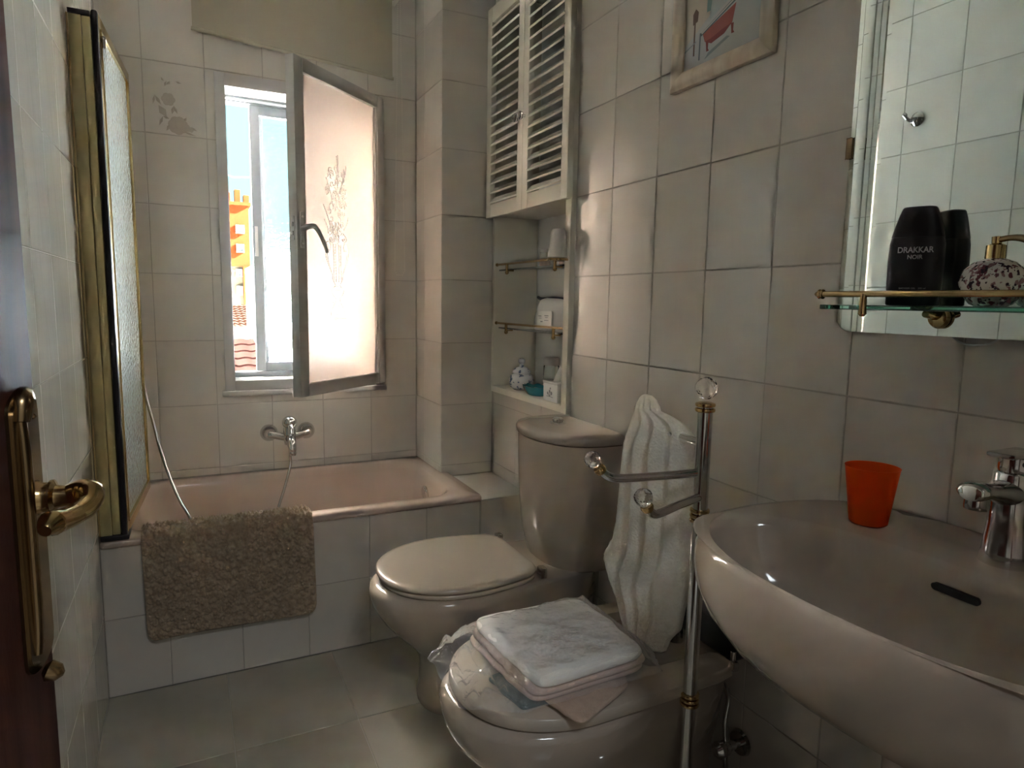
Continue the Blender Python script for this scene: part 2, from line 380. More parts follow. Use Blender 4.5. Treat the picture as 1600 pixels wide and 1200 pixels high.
# ------------------------------------------------------------------ window
wf = MB()
def frame_rect(m, x0, x1, z0, z1, y0, y1, wd, b=.003):
    m.box(x0, x0 + wd, y0, y1, z0, z1, b); m.box(x1 - wd, x1, y0, y1, z0, z1, b)
    m.box(x0 + wd, x1 - wd, y0, y1, z0, z0 + wd, b); m.box(x0 + wd, x1 - wd, y0, y1, z1 - wd, z1, b)
wf.box(.367, .402, -.012, .05, .80, 1.98, .002); wf.box(.958, .992, -.012, .05, .80, 1.98, .002)
wf.box(.402, .958, -.012, .05, .80, .84, .002); wf.box(.402, .958, -.012, .05, 1.935, 1.98, .002)
wf.box(.355, 1.0, -.026, .0, .78, .80, .003)
wf.box(.396, .404, .0, .2, .83, 1.95); wf.box(.956, .964, .0, .2, .83, 1.95); wf.box(.396, .964, .0, .2, .825, .836); wf.box(.396, .964, .0, .2, 1.94, 1.95)
W1 = wf.build('window_1', M['alu'], kind='structure')
# the open casement
sash = bpy.data.objects.new('sash', None); C.objects.link(sash)
dvx, dvy = -.753, -.658
sm_ = MB(); SL = .528; SZ0, SZ1 = .815, 1.965; T = .036; SW = .046
sm_.box(0, SW, 0, T, SZ0, SZ1, .003); sm_.box(SL - SW, SL, 0, T, SZ0, SZ1, .003); sm_.box(SW, SL - SW, 0, T, SZ0, SZ0 + SW, .003); sm_.box(SW, SL - SW, 0, T, SZ1 - SW, SZ1, .003)
sm_.box(SW, SW + .008, .006, T - .006, SZ0 + SW, SZ1 - SW); sm_.box(SL - SW - .008, SL - SW, .006, T - .006, SZ0 + SW, SZ1 - SW)
bpy.data.objects.remove(sash)
sash = sm_.build('sash', M['alu'], W1, local=True)
# local x runs from the hinge to the free edge, local y points to the wall side
sash.location = (.968, -.012, 0); sash.rotation_euler = (0, 0, math.atan2(dvy, dvx))
# after this rotation local +y = (-dvy?, ...) : interior face is at local y = T
MB().box(SW - .004, SL - SW + .004, T / 2 - .003, T / 2 + .003, SZ0 + SW - .004, SZ1 - SW + .004).build('pane', M['frosted'], sash, sm=False, local=True)
et = MB(); EY = T / 2 + .0034
def scratch(pts, r=.0010, sub=4): et.tube([(a, EY, b) for a, b in pts], r, 5, sub)
uc = .295
for z_, h_ in ((1.085, .062), (1.091, .050), (1.103, .042), (1.118, .040), (1.135, .034), (1.150, .030), (1.18, .034), (1.196, .036), (1.21, .022)):
    scratch([(uc - h_, z_), (uc + h_, z_)], .0009, 1)
for s_ in (-1, 1):
    scratch([(uc + s_ * .050, 1.091), (uc + s_ * .042, 1.103), (uc + s_ * .040, 1.118), (uc + s_ * .026, 1.135), (uc + s_ * .012, 1.160), (uc + s_ * .03, 1.178), (uc + s_ * .036, 1.197), (uc + s_ * .014, 1.212), (uc + s_ * .030, 1.235), (uc + s_ * .026, 1.26)])
    scratch([(uc + s_ * .026, 1.245), (uc + s_ * .045, 1.275), (uc + s_ * .066, 1.315), (uc + s_ * .070, 1.350), (uc + s_ * .055, 1.372), (uc + s_ * .038, 1.360), (uc + s_ * .042, 1.340), (uc + s_ * .054, 1.345)])
    scratch([(uc + s_ * .034, 1.265), (uc + s_ * .052, 1.300), (uc + s_ * .058, 1.330)])
    scratch([(uc + s_ * .022, 1.225), (uc + s_ * .022, 1.365)], .0012, 1); scratch([(uc + s_ * .008, 1.225), (uc + s_ * .008, 1.365)], .001, 1)
for k in range(12): scratch([(uc - .022, 1.235 + k * .011), (uc - .008, 1.24 + k * .011)], .001, 1); scratch([(uc + .008, 1.24 + k * .011), (uc + .022, 1.235 + k * .011)], .001, 1)
rs = random.Random(3)
for k in range(95):
    z_ = rs.uniform(1.37, 1.64); wd = .055 + .012 * math.sin(z_ * 30); a = uc + rs.uniform(-wd, wd); r_ = rs.uniform(.005, .013); p0 = rs.uniform(0, 6.3); sp_ = rs.uniform(2.5, 6)
    scratch([(a + r_ * math.cos(p0 + sp_ * t / 5), z_ + r_ * 1.1 * math.sin(p0 + sp_ * t / 5)) for t in range(6)], .0011, 2)
for (a, b) in (((-.03, 1.40), (-.075, 1.50)), ((-.02, 1.50), (-.06, 1.60)), ((.0, 1.60), (.012, 1.69)), ((.006, 1.58), (.004, 1.685)), ((.03, 1.58), (.062, 1.66)), ((-.05, 1.40), (-.072, 1.45)), ((.04, 1.42), (.07, 1.47)), ((.02, 1.55), (.045, 1.645))):
    scratch([(uc - a[0], a[1]), (uc - (a[0] + b[0]) / 2 - .006, (a[1] + b[1]) / 2), (uc - b[0], b[1])], .0014)
et.build('etched_vase', M['etched'], sash, local=True, label='etched urn of flowers')
h = MB(); h.box(SL - .033, SL - .013, T, T + .004, 1.335, 1.455, .0015); h.sphere((SL - .023, T + .005, 1.35), .004); h.sphere((SL - .023, T + .005, 1.44), .004)
h.tube([(SL - .023, T + .002, 1.40), (SL - .028, T + .035, 1.408), (SL - .045, T + .042, 1.405), (SL - .075, T + .042, 1.375), (SL - .105, T + .042, 1.325)], [.010, .009, .0085, .0075, .0065], 10, 5)
h.build('handle', M['handle_grey'], sash, local=True, label='grey lever handle')
l = MB(); l.box(SL, SL + .003, .010, .026, 1.36, 1.44, .001); l.box(SL + .003, SL + .009, .012, .024, 1.375, 1.39, .001); l.box(SL + .003, SL + .009, .012, .024, 1.405, 1.42, .001)
l.build('lock_plate', M['handle_grey'], sash, local=True)
for z_ in (.97, 1.66):
    MB().lathe([(.007, 0), (.007, .075)], (.986, -.018, z_), seg=12).box(.975, .992, -.014, -.011, z_ + .01, z_ + .07).build('hinge', M['alu_white'], W1)
# outer sliding window
o2 = MB(); o2.box(.398, .412, .15, .21, .836, 1.94); o2.box(.948, .962, .15, .21, .836, 1.94); o2.box(.412, .948, .15, .21, .836, .856, .002); o2.box(.412, .948, .15, .21, 1.925, 1.94, .002)
o2.box(.40, .96, .12, .21, 1.93, 1.955, .003)
W2 = o2.build('window_2', M['alu_outer'], kind='structure')
s2 = MB(); s2.box(.497, .533, .155, .175, .858, 1.922, .002); s2.box(.91, .946, .155, .175, .858, 1.922, .002); s2.box(.533, .91, .155, .175, .858, .893, .002); s2.box(.533, .91, .155, .175, 1.886, 1.922, .002)
s2b = s2.build('sliding_sash', M['alu_outer'], W2)
MB().box(.530, .912, .162, .168, .89, 1.89).build('pane', M['rippled'], s2b, sm=False)
MB().box(.505, .517, .149, .155, 1.33, 1.45, .002).box(.507, .515, .147, .15, 1.345, 1.36).box(.507, .515, .147, .15, 1.41, 1.43).build('latch', M['handle_grey'], s2b)
s3 = MB(); s3.box(.512, .548, .182, .20, .858, 1.922, .002); s3.box(.912, .946, .182, .20, .858, 1.922, .002); s3.box(.548, .912, .182, .20, .858, .89, .002); s3.box(.548, .912, .182, .20, 1.89, 1.922, .002)
s3.build('sliding_sash', M['alu_outer'], W2)

# ------------------------------------------------------------------ outside
g = MB().box(-60, 60, .6, 90, -4.2, -4.0).build('ground', M['ext_ground'], sm=False, kind='structure')
ob = thing('apartment_building', (-2, 27, -4), 'orange brick apartment block with white framed windows, seen through the window gap', 'building')
MB().box(-9, 2.42, 25, 31, 2.35, 4.66).box(2.15, 2.42, 24.9, 31, -4, 2.35).build('upper_wall', M['ext_orange'], ob, sm=False)
MB().box(-9, 2.15, 25.05, 31, -4, 2.35).build('lower_wall', M['ext_beige'], ob, sm=False, label='beige lower storeys')
MB().box(-9.1, 2.5, 24.9, 31.1, 4.66, 4.78).build('parapet', M['ext_orange'], ob, sm=False)
for x_, h_ in ((1.62, .42), (1.98, .55), (2.30, .36)):
    MB().box(x_, x_ + .2, 25.6, 26.0, 4.78, 4.78 + h_).build('chimney', M['ext_orange'], ob, sm=False)
for (x0, x1, z0, z1) in ((1.94, 2.25, 3.60, 3.92), (1.94, 2.22, 2.88, 3.20), (1.0, 1.35, 3.60, 3.92), (1.0, 1.35, 2.88, 3.2), (1.9, 2.12, 1.95, 2.25), (1.9, 2.12, 1.25, 1.6)):
    f = MB(); frame_rect(f, x0, x1, z0, z1, 24.93, 25.02, .05, 0); f.box(x0 + .04, x1 - .04, 24.94, 24.98, z0 + (z1 - z0) * .45, z1 - .03)
    fo_ = f.build('window', M['ext_window'], ob, sm=False)
    MB().box(x0 + .04, x1 - .04, 24.98, 24.99, z0 + .04, z1 - .04).build('pane', M['ext_glass'], fo_, sm=False)
rb = thing('rooftop', (0, 13, -4), 'terracotta rooftop on a white wall below the orange block', 'roof')
MB().box(-6, 1.75, 14.1, 18, -4, .28).build('wall', M['ext_white'], rb, sm=False)
def roof(name, x0, x1, y0, z0, y1, z1, pitch, rowl, mat, parent, amp=.02, label=None):
    nx = int((x1 - x0) / pitch * 6); L = math.hypot(y1 - y0, z1 - z0); nr = int(L / rowl); vs = []; fs = []
    dy, dz = (y1 - y0) / L, (z1 - z0) / L
    rows = []
    for r_ in range(nr):
        for (t_, hh) in ((r_ * rowl, amp * 1.2), ((r_ + 1) * rowl, 0)):
            row = []
            for i in range(nx + 1):
                x = x0 + (x1 - x0) * i / nx; k = amp * abs(math.sin(PI * (x - x0) / pitch)) + hh
                row.append((x, y0 + dy * t_ - dz * k, z0 + dz * t_ + dy * k))
            rows.append(row)
    m = MB(); m.loft(rows, False, False, False); return m.build(name, mat, parent, kind='stuff', label=label)
roof('roof_tiles', -4, 1.75, 14, .30, 18, .95, .14, .35, M['ext_roof'], rb, .03)
rr = thing('house_roof', (0, 5, -4), 'nearby red pantile roof below the window, in front of the white wall', 'roof')
roof('roof_tiles', -2.5, .93, 4.4, .375, 6.0, .70, .16, .28, M['ext_roof_red'], rr, .016)
MB().box(-2.5, .93, 4.55, 6.2, -4, .37).build('wall', M['ext_roof_red'], rr, sm=False)
MB().box(-3, .93, 6.05, 6.2, .37, .80).build('parapet_wall', M['ext_white'], rr, sm=False)
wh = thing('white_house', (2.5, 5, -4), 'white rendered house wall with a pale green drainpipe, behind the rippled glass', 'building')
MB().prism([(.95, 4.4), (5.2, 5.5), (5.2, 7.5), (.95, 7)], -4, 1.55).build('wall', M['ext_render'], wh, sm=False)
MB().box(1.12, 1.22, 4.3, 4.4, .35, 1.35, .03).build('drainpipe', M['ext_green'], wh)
cw = MB(); p0, p1 = Vector((-4.8, 2.0, 0)), Vector((-.35, 6.6, 0)); nw = Vector((-.72, .70, 0)) * .3
cw.prism([(p0.x, p0.y), (p1.x, p1.y), (p1.x + nw.x, p1.y + nw.y), (p0.x + nw.x, p0.y + nw.y)], -4, 12)
cw.build('sun_bounce_wall', M['ext_cream'], sm=False, kind='structure')  # added wall, out of view, bounces sunlight in through the window
cb = MB().tube([(-3, 10, 5.2), (.5, 10, 3.47), (1.6, 10, 3.28), (6, 10, 3.6)], .012, 6, 8).build('cable', M['dark'])
tag(cb, 'thin dark cable strung across the sky outside the window', 'cable')

# ------------------------------------------------------------------ blind
bl = thing('roller_blind', (.66, -.01, 2.05), 'beige roller blind rolled part way down above the window', 'blind')
b = MB()
n = 24; rows = []
for i in range(n + 1):
    x = .302 + (1.03 - .302) * i / n; zb = 2.112 - (2.112 - 2.056) * i / n
    rows.append([(x, -.030 + .0015 * math.sin(i * .9), 2.36), (x, -.030 + .0025 * math.sin(i * .5 + 1), 2.2), (x, -.031, zb), (x, -.0285, zb), (x, -.0285, 2.36)])
b.loft(rows); b.build('fabric', M['blind'], bl, auto=1)
MB().tube([(.298, -.030, 2.110), (1.034, -.030, 2.052)], .0065, 10).build('hem_bar', M['blind'], bl, label='pale hem bar')
MB().lathe([(.022, 0), (.022, .74)], (.296, -.036, 2.372), (1, 0, 0)).build('roller', M['blind'], bl)
for a_, b_ in ((1.037, 1.05), (.282, .294)): MB().box(a_, b_, -.065, -.001, 2.34, 2.40, .003).build('bracket', M['white_paint'], bl)
m = MB()
def beads(p, q, r=.0021, st=.0075):
    p = Vector(p); q = Vector(q); k = int((q - p).length / st)
    for i in range(k + 1):
        c = p.lerp(q, i / max(k, 1))
        vs = [c + Vector(d) * r for d in ((1, 0, 0), (-1, 0, 0), (0, 1, 0), (0, -1, 0), (0, 0, 1), (0, 0, -1))]
        m.add(vs, [(0, 2, 4), (2, 1, 4), (1, 3, 4), (3, 0, 4), (2, 0, 5), (1, 2, 5), (3, 1, 5), (0, 3, 5)])
beads((1.052, -.035, 2.36), (1.040, -.012, 1.285)); beads((1.056, -.055, 2.36), (1.083, -.014, 1.285))
beads((1.040, -.012, 1.285), (1.050, -.012, 1.268)); beads((1.083, -.014, 1.285), (1.073, -.012, 1.268)); beads((1.050, -.012, 1.268), (1.073, -.012, 1.268))
m.build('bead_chain', M['white_paint'], bl, kind='stuff')

# ------------------------------------------------------------------ bathtub
RZ = .474
def rrect(x0, x1, y0, y1, r, z, n=6):
    out = []
    for cx, cy, a0 in ((x1 - r, y1 - r, 0), (x0 + r, y1 - r, PI / 2), (x0 + r, y0 + r, PI), (x1 - r, y0 + r, 1.5 * PI)):
        for k in range(n + 1): a = a0 + PI / 2 * k / n; out.append((cx + r * math.cos(a), cy + r * math.sin(a), z))
    return out
tb = thing('bathtub', (.58, -.33, 0), 'pinkish beige bathtub set into the tiled surround under the window', 'bathtub')
t_ = MB(); X1 = 1.168; XL_ = XP - .001
def outer(e, z): # outline that steps in at the pillar is left square; the wall hides it
    return rrect(.001 + e, X1 - e, YT - .010 + e, -.001 - e, .012, z)
rings = [rrect(.002, X1, YT - .008, -.002, .01, .452), rrect(.001, X1 + .001, YT - .013, -.001, .012, .457), rrect(.001, X1 + .001, YT - .014, -.001, .014, RZ - .008), rrect(.004, X1 - .002, YT - .009, -.004, .014, RZ),
         rrect(.045, 1.098, YT + .040, -.052, .10, RZ + .001), rrect(.052, 1.088, YT + .052, -.060, .105, RZ - .006), rrect(.058, 1.080, YT + .060, -.066, .11, RZ - .03), rrect(.085, 1.063, YT + .075, -.08, .11, .30), rrect(.15, 1.04, YT + .09, -.095, .10, .15), rrect(.22, 1.0, YT + .12, -.12, .09, .10)]
t_.loft(rings, False, True); tubo = t_.build('basin', M['tub'], tb, auto=1.2)
MB().lathe([(.028, 0), (.030, .006), (.024, .012), (.008, .016), (.002, .017)], (1.066, -.352, .408), (-1, 0, -.08), 24).build('overflow_cap', M['chrome'], tb)
# tiled surround: front panel and the shelf beside the tub
sur = slab('trim_1', [(0, XR, YT + .0025, YT + .03, 0, .4515), (X1 + .003, XR, YT + .03, YP, 0, .4515)], M['grout'])
tiles(sur, (0, YT + .0025, 0), (1, 0, 0), (0, 0, 1), (0, -1, 0), (0, X1), (0, .4515), .164 - .2, .2355 - TH, .2, TH, M['wall_tile'])
tiles(sur, (0, YT + .0025, 0), (1, 0, 0), (0, 0, 1), (0, -1, 0), (X1, XR), (0, .4515), X1, .2355 - TH, .2, TH, M['wall_tile'])
tiles(sur, (0, 0, .4515), (1, 0, 0), (0, 1, 0), (0, 0, 1), (X1 + .002, XR), (YT, YP), X1, YT, .21, .36, M['wall_tile'])

# bath mixer
bx_ = thing('bath_mixer', (.593, 0, .62), 'chrome wall mounted bath mixer tap below the window', 'tap')
for x_ in (.521, .665):
    MB().lathe([(.034, 0), (.033, .010), (.024, .022), (.016, .030), (.014, .045)], (x_, -.0005, .624), (0, -1, 0)).build('escutcheon', M['chrome'], bx_)
m = MB(); m.tube([(.521, -.043, .624), (.541, -.052, .620), (.58, -.058, .612)], [.015, .014, .017], 14, 4); m.tube([(.665, -.043, .624), (.645, -.052, .620), (.606, -.058, .612)], [.015, .014, .017], 14, 4)
m.lathe([(.020, -.035), (.024, -.02), (.025, .01), (.022, .035), (.018, .045)], (.593, -.060, .618)); m.tube([(.593, -.065, .61), (.594, -.095, .598), (.595, -.115, .580), (.595, -.118, .565)], [.020, .019, .016, .014], 16, 4)
m.build('body', M['chrome'], bx_)
MB().sphere((.593, -.062, .672), .029, 22, 14, (1, 1, .9)).tube([(.593, -.075, .665), (.594, -.10, .650), (.594, -.118, .632)], [.013, .010, .008], 12, 3).build('lever', M['chrome'], bx_)
MB().lathe([(.013, 0), (.015, .01), (.013, .016)], (.595, -.118, .550)).build('aerator', M['chrome'], bx_)
def hose(pts, nm, lab):
    pp = smooth([Vector(p) for p in pts], 40); rr = [.0060 if i % 2 else .0052 for i in range(len(pp))]
    o = MB().tube(pp, rr, 10).build(nm, M['chrome'], auto=3)
    origin_to(o, pts[0]); return tag(o, lab, 'hose')
hose([(.591, -.075, .60), (.591, -.075, .54), (.590, -.080, .502), (.567, -.11, .436), (.537, -.16, .375), (.50, -.22, .30), (.42, -.30, .17), (.33, -.36, .125), (.26, -.37, .22), (.235, -.35, .38), (.224, -.34, .421), (.192, -.27, .473), (.161, -.19, .548), (.139, -.14, .62), (.121, -.11, .71), (.103, -.08, .788), (.091, -.065, .881), (.075, -.045, 1.05), (.05, -.035, 1.3), (.04, -.035, 1.6)], 'shower_hose', 'ribbed chrome shower hose looping from the mixer into the tub and up behind the screen')

# ------------------------------------------------------------------ folding bath screen
sc = thing('bath_screen', (.04, -.60, RZ), 'folded bath screen with cream gold frame and pebbled glass standing on the tub', 'screen')
SB, ST = .486, 1.885
MB().box(.006, .034, -.668, -.650, SB + .004, ST - .012, .0015).build('stile', M['cream_metal'], sc)
MB().box(.0345, .054, -.664, -.648, SB + .004, ST - .012, .0015).build('stile', M['cream_metal'], sc)
MB().box(.001, .006, -.664, -.05, SB + .004, ST - .01).build('wall_channel', M['gold'], sc)
MB().box(.005, .054, -.672, -.20, ST - .012, ST, .002).build('top_cap', M['rubber'], sc)
MB().box(.005, .075, -.674, -.20, RZ + .002, SB + .004, .002).build('bottom_seal', M['rubber'], sc)
MB().box(.056, .0715, -.672, -.652, SB - .004, ST + .006, .006).build('rubber_edge', M['rubber'], sc, label='black rubber edge')
# back panels of the stack
for x_ in (.014, .036):
    f = MB(); y0, y1 = -.650, -.16
    f.box(x_, x_ + .014, y0, y0 + .025, SB + .004, ST - .012); f.box(x_, x_ + .014, y1 - .025, y1, SB + .004, ST - .012)
    f.box(x_, x_ + .014, y0, y1, SB + .004, SB + .034); f.box(x_, x_ + .014, y0, y1, ST - .042, ST - .012)
    fr = f.build('panel_frame', M['cream_metal'], sc, sm=False); MB().box(x_ + .005, x_ + .009, y0 + .02, y1 - .02, SB + .03, ST - .04).build('pane', M['pebbled'], fr, sm=False)
# front leaf, swung out a little
def lf(u0, u1, w0, w1, z0, z1, mb, bv=.0015):
    d = Vector((.0315, .49, 0)).normalized(); nn = Vector((d.y, -d.x, 0)); O = Vector((.060, -.652, 0))
    k = MB().box(u0, u1, w0, w1, z0, z1, bv)
    mb.add([O + d * a + nn * b_ + Vector((0, 0, c)) for a, b_, c in k.v], k.f)
f = MB(); lf(.0, .022, -.006, .012, SB, ST + .002, f); lf(.478, .50, -.006, .012, SB, ST + .002, f); lf(.022, .478, -.006, .012, SB, SB + .032, f); lf(.022, .478, -.006, .012, ST - .030, ST + .002, f)
fr = f.build('leaf_frame', M['gold'], sc, label='gold frame of the front leaf')
f = MB(); lf(.018, .482, .001, .005, SB + .028, ST - .026, f, 0); f.build('pane', M['pebbled'], fr, sm=False)
f = MB(); lf(.022, .026, .010, .014, SB + .03, ST - .028, f, 0); lf(.474, .478, .010, .014, SB + .03, ST - .028, f, 0); lf(.022, .478, .010, .014, SB + .030, SB + .034, f, 0); lf(.022, .478, .010, .014, ST - .034, ST - .030, f, 0)
f.build('glazing_bead', M['gold'], fr, sm=False)
MB().box(.066, .0705, -.650, -.16, SB - .008, SB, 0).build('lower_seal', M['rubber'], sc, sm=False)
MB().sphere((.078, -.628, ST - .05), .007, 10, 8).lathe([(.004, 0), (.006, .02)], (.078, -.628, ST - .075)).build('catch', M['chrome'], sc)

# ------------------------------------------------------------------ bath mat over the rim
def mat_path(s):
    pts = [(-.597, .35), (-.600, .44), (-.607, .478), (-.628, .490), (-.650, .490), (-.676, .486), (-.688, .468), (-.690, .43), (-.689, .30), (-.688, .165)]
    L = [0]
    for a, b_ in zip(pts, pts[1:]): L.append(L[-1] + math.dist(a, b_))
    q = s * L[-1]
    for i in range(len(L) - 1):
        if q <= L[i + 1] + 1e-9:
            k = (q - L[i]) / (L[i + 1] - L[i]); a, b_ = pts[i], pts[i + 1]
            d = Vector((b_[0] - a[0], b_[1] - a[1])).normalized()
            return a[0] + (b_[0] - a[0]) * k, a[1] + (b_[1] - a[1]) * k, Vector((-d.y, d.x)) * -1
nx, ns = 190, 200; top = []; bot = []
for j in range(ns + 1):
    s_ = j / ns; y, z, nn = mat_path(s_); rt = []; rb_ = []
    y2, z2, n2 = mat_path(min(1, s_ + .012)); y3, z3, n3 = mat_path(max(0, s_ - .012)); nn = (nn + n2 + n3).normalized()
    if nn.x > 0 and z < .47 and s_ > .5: nn = -nn
    for i in range(nx + 1):
        u = i / nx; x0_, x1_ = .104 + .006 * (s_ - .4), .578 + .012 * (s_ - .4)
        e = 0
        if s_ > .93: e = .024 * (1 - math.sqrt(max(0, 1 - ((s_ - .93) / .07) ** 2)))
        x = (x0_ + e) + (x1_ - x0_ - 2 * e) * u
        x += .003 * math.sin(s_ * 17) * (1 - 2 * abs(u - .5)); 
        ed = min(u, 1 - u) * 47; thick = (.0185) * min(1, math.sqrt(min(1, ed + .02))) * min(1, math.sqrt(min(1, (1 - s_) * 40 + .02)))
        d1 = noise.voronoi(Vector((x * 118, s_ * 51, 0)))[0][0]
        k = thick * (1 - .85 * min(1, d1 * 1.35) + .12 * noise.noise(Vector((x * 20, s_ * 9, 3))))
        zz = z + (.004 * math.sin(u * 5) if s_ > .9 else 0)
        rt.append((x, y + nn.x * k, zz + nn.y * k)); rb_.append((x, y, zz))
    top.append(rt + rb_[::-1])
mt = MB().loft(top).build('bath_mat', M['mat'], auto=3)
tag(origin_to(mt, (.34, -.657, .48)), 'brown fluffy bath mat draped over the front rim of the tub', 'mat')

# ------------------------------------------------------------------ niche cabinet
cbn = thing('louvred_cabinet', (1.45, -.63, .80), 'cream built in wall cabinet with two louvred doors above open shelves', 'cabinet')
FX = 1.345; CY0, CY1 = -.948, -.318
MB().box(FX, 1.565, CY0 + .012, CY0 + .045, .80, 2.34, .001).build('side_panel', M['white_paint'], cbn)
MB().box(FX + .006, 1.565, CY1 - .026, CY1 - .008, .80, 2.34, .001).build('side_panel', M['white_paint'], cbn)
MB().box(1.545, 1.565, CY0 + .045, CY1 - .026, .80, 2.34).build('back_panel', M['inner_paint'], cbn)
MB().box(FX, 1.545, CY0 + .045, CY1 - .026, .801, .824, .001).build('bottom_board', M['white_paint'], cbn)
MB().box(FX + .004, 1.545, CY0 + .045, CY1 - .026, 1.495, 1.511, .001).build('middle_board', M['white_paint'], cbn)
MB().box(FX, 1.545, CY0 + .045, CY1 - .026, 2.32, 2.34, .001).build('top_board', M['white_paint'], cbn)
for (y0, y1, z1) in ((-.629, -.318, 2.262), (-.944, -.631, 2.262)):
    z0 = 1.487; sw = .040; d = MB(); x0, x1 = FX - .022, FX - .001
    d.box(x0, x1, y0, y0 + sw, z0, z1, .0015).box(x0, x1, y1 - sw, y1, z0, z1, .0015).box(x0 + .001, x1, y0 + sw, y1 - sw, z0, z0 + .05, .0015).box(x0 + .001, x1, y0 + sw, y1 - sw, z1 - .055, z1, .0015)
    dr = d.build('door', M['white_paint'], cbn)
    zz = z0 + .066; a = math.radians(42); first = None
    while zz < z1 - .062:
        if first is None:
            s_ = MB(); dl = .0155
            prof = [(-dl, -.003), (-dl, .003), (dl, .003), (dl, -.003)]
            ring = [(x * math.cos(a) - z * math.sin(a), x * math.sin(a) + z * math.cos(a)) for x, z in prof]
            s_.loft([[(x, yy, z) for x, z in ring] for yy in (y0 + sw - .002, y1 - sw + .002)])
            first = s_.build('slat', M['white_paint'], dr, sm=False, local=True); o = first
        else:
            o = first.copy(); C.objects.link(o); o.parent = dr
        o.location = Vector(((x0 + x1) / 2, 0, zz)) - wloc(dr); o.location.y = -wloc(dr).y
        zz += .0358
    ky = y0 + .018 if y0 > -.7 else y1 - .018
    MB().lathe([(.004, 0), (.004, .012), (.013, .014), (.015, .022), (.009, .030), (.002, .031)], (x0, ky, 1.800), (-1, 0, 0), 10).build('knob', M['crystal'], dr, auto=.2, label='faceted glass knob')
def glass_shelf(name, z, lab):
    t = thing(name, (1.44, -.62, z - .003), lab, 'shelf')
    MB().box(1.372, 1.543, CY0 + .048, CY1 - .028, z - .003, z + .003, .001).build('glass', M['glass'], t)
    r = MB(); r.tube([(1.352, -.375, z + .020), (1.352, -.90, z + .020)], .0045, 10); r.lathe([(.006, 0), (.007, .006), (.003, .012)], (1.352, -.375, z + .020), (0, 1, 0), 10)
    r.build('rail', M['brass'], t)
    for y in (-.46, -.83):
        MB().tube([(1.352, y, z + .022), (1.352, y, z - .012)], .0055, 10).sphere((1.352, y, z - .013), .0075, 10, 8).box(1.352, 1.380, y - .003, y + .003, z - .008, z - .003).build('bracket', M['brass'], t)
    return t
glass_shelf('glass_shelf', 1.286, 'upper glass shelf with brass rail in the wall niche')
glass_shelf('glass_shelf', 1.058, 'lower glass shelf with brass rail in the wall niche')
U_, L_, B_ = 1.2895, 1.0615, .8245
# tumbler in its holder at the front end of the upper shelf
c_ = MB().lathe([(.031, 0), (.033, .002), (.024, .083), (.019, .090), (.002, .0905)], (1.322, -.900, 1.3045), seg=28).build('tumbler', M['cup_white'])
tag(origin_to(c_, (1.322, -.900, 1.3045)), 'white upturned tumbler in a brass holder at the near end of the upper niche shelf', 'tumbler', None)
hd = MB().lathe([(.035, 0), (.036, .004), (.033, .008), (.010, .009)], (1.322, -.900, 1.295), seg=24).tube([(1.352, -.89, 1.300), (1.385, -.86, 1.2885)], .004, 8).build('tumbler_holder', M['brass'])
tag(origin_to(hd, (1.322, -.900, 1.295)), 'small brass cup holder at the near end of the upper niche shelf', 'holder')
def simple(name, mb, mat, base, lab, cat, grp=None, auto=None):
    o = mb.build(name, mat, auto=auto); origin_to(o, base); return tag(o, lab, cat, grp)
j = thing('small_jar', (1.44, -.60, U_), 'small clear jar with pinkish contents on the upper niche shelf', 'jar')
MB().lathe([(.020, 0), (.021, .004), (.019, .05), (.017, .055)], (1.44, -.60, U_), seg=20).build('body', M['glass'], j)
MB().lathe([(.015, .003), (.016, .03), (.004, .034)], (1.44, -.60, U_), seg=16).build('contents', M['towel_pink'], j)
MB().lathe([(.020, .055), (.020, .066), (.004, .067)], (1.44, -.60, U_), seg=20).build('lid', M['porcelain'], j)
simple('lipstick', MB().lathe([(.009, 0), (.009, .035), (.006, .036), (.006, .048), (.002, .05)], (1.44, -.72, U_), seg=14), M['towel_pink'], (1.44, -.72, U_), 'small pink lipstick standing between the clear jar and the white tumbler', 'cosmetic')
simple('perfume_vial', MB().lathe([(.008, 0), (.008, .07), (.005, .072), (.005, .095), (.001, .096)], (1.46, -.80, U_), seg=12), M['glass'], (1.46, -.80, U_), 'slim clear glass vial behind the white tumbler', 'vial')
# toiletry pouch
p = thing('toiletry_pouch', (1.43, -.68, L_), 'grey white toiletry pouch with navy zip on the lower niche shelf', 'pouch')
m = MB(); rings = []
for k in range(9):
    z = k / 8; wd = .118 - .012 * z * z; dp = .036 * math.sqrt(max(.02, 1 - (z * .98) ** 2.2)) + .003
    rings.append([(1.44 + dp * math.copysign(abs(math.cos(a)) ** .7, math.cos(a)), -.685 + wd * math.copysign(abs(math.sin(a)) ** .6, math.sin(a)) + .008 * math.sin(z * 5), L_ + .115 * z + .004 * math.sin(a * 2 + z * 3) * z) for a in [2 * PI * i / 40 for i in range(40)]])
m.loft(rings); m.build('body', M['pouch'], p, auto=1.5)
MB().tube([(1.437, -.56, L_ + .119), (1.433, -.60, L_ + .113), (1.437, -.68, L_ + .1165), (1.437, -.76, L_ + .112), (1.44, -.798, L_ + .108)], [.006, .007, .006, .007, .006], 8, 5).build('zip', M['navy'], p)
MB().box(1.396, 1.400, -.735, -.635, L_ + .014, L_ + .070, .001).build('label', M['porcelain'], p)
lb = MB()
for (y, z, w_, h_) in ((-.652, .050, .022, .003), (-.655, .043, .018, .002), (-.700, .052, .028, .003), (-.700, .046, .02, .002), (-.665, .030, .016, .004), (-.70, .036, .03, .002)): lb.box(1.3953, 1.3962, y - w_ / 2, y + w_ / 2, L_ + z, L_ + z + h_)
lb.build('print', M['print_grey'], p, sm=False)
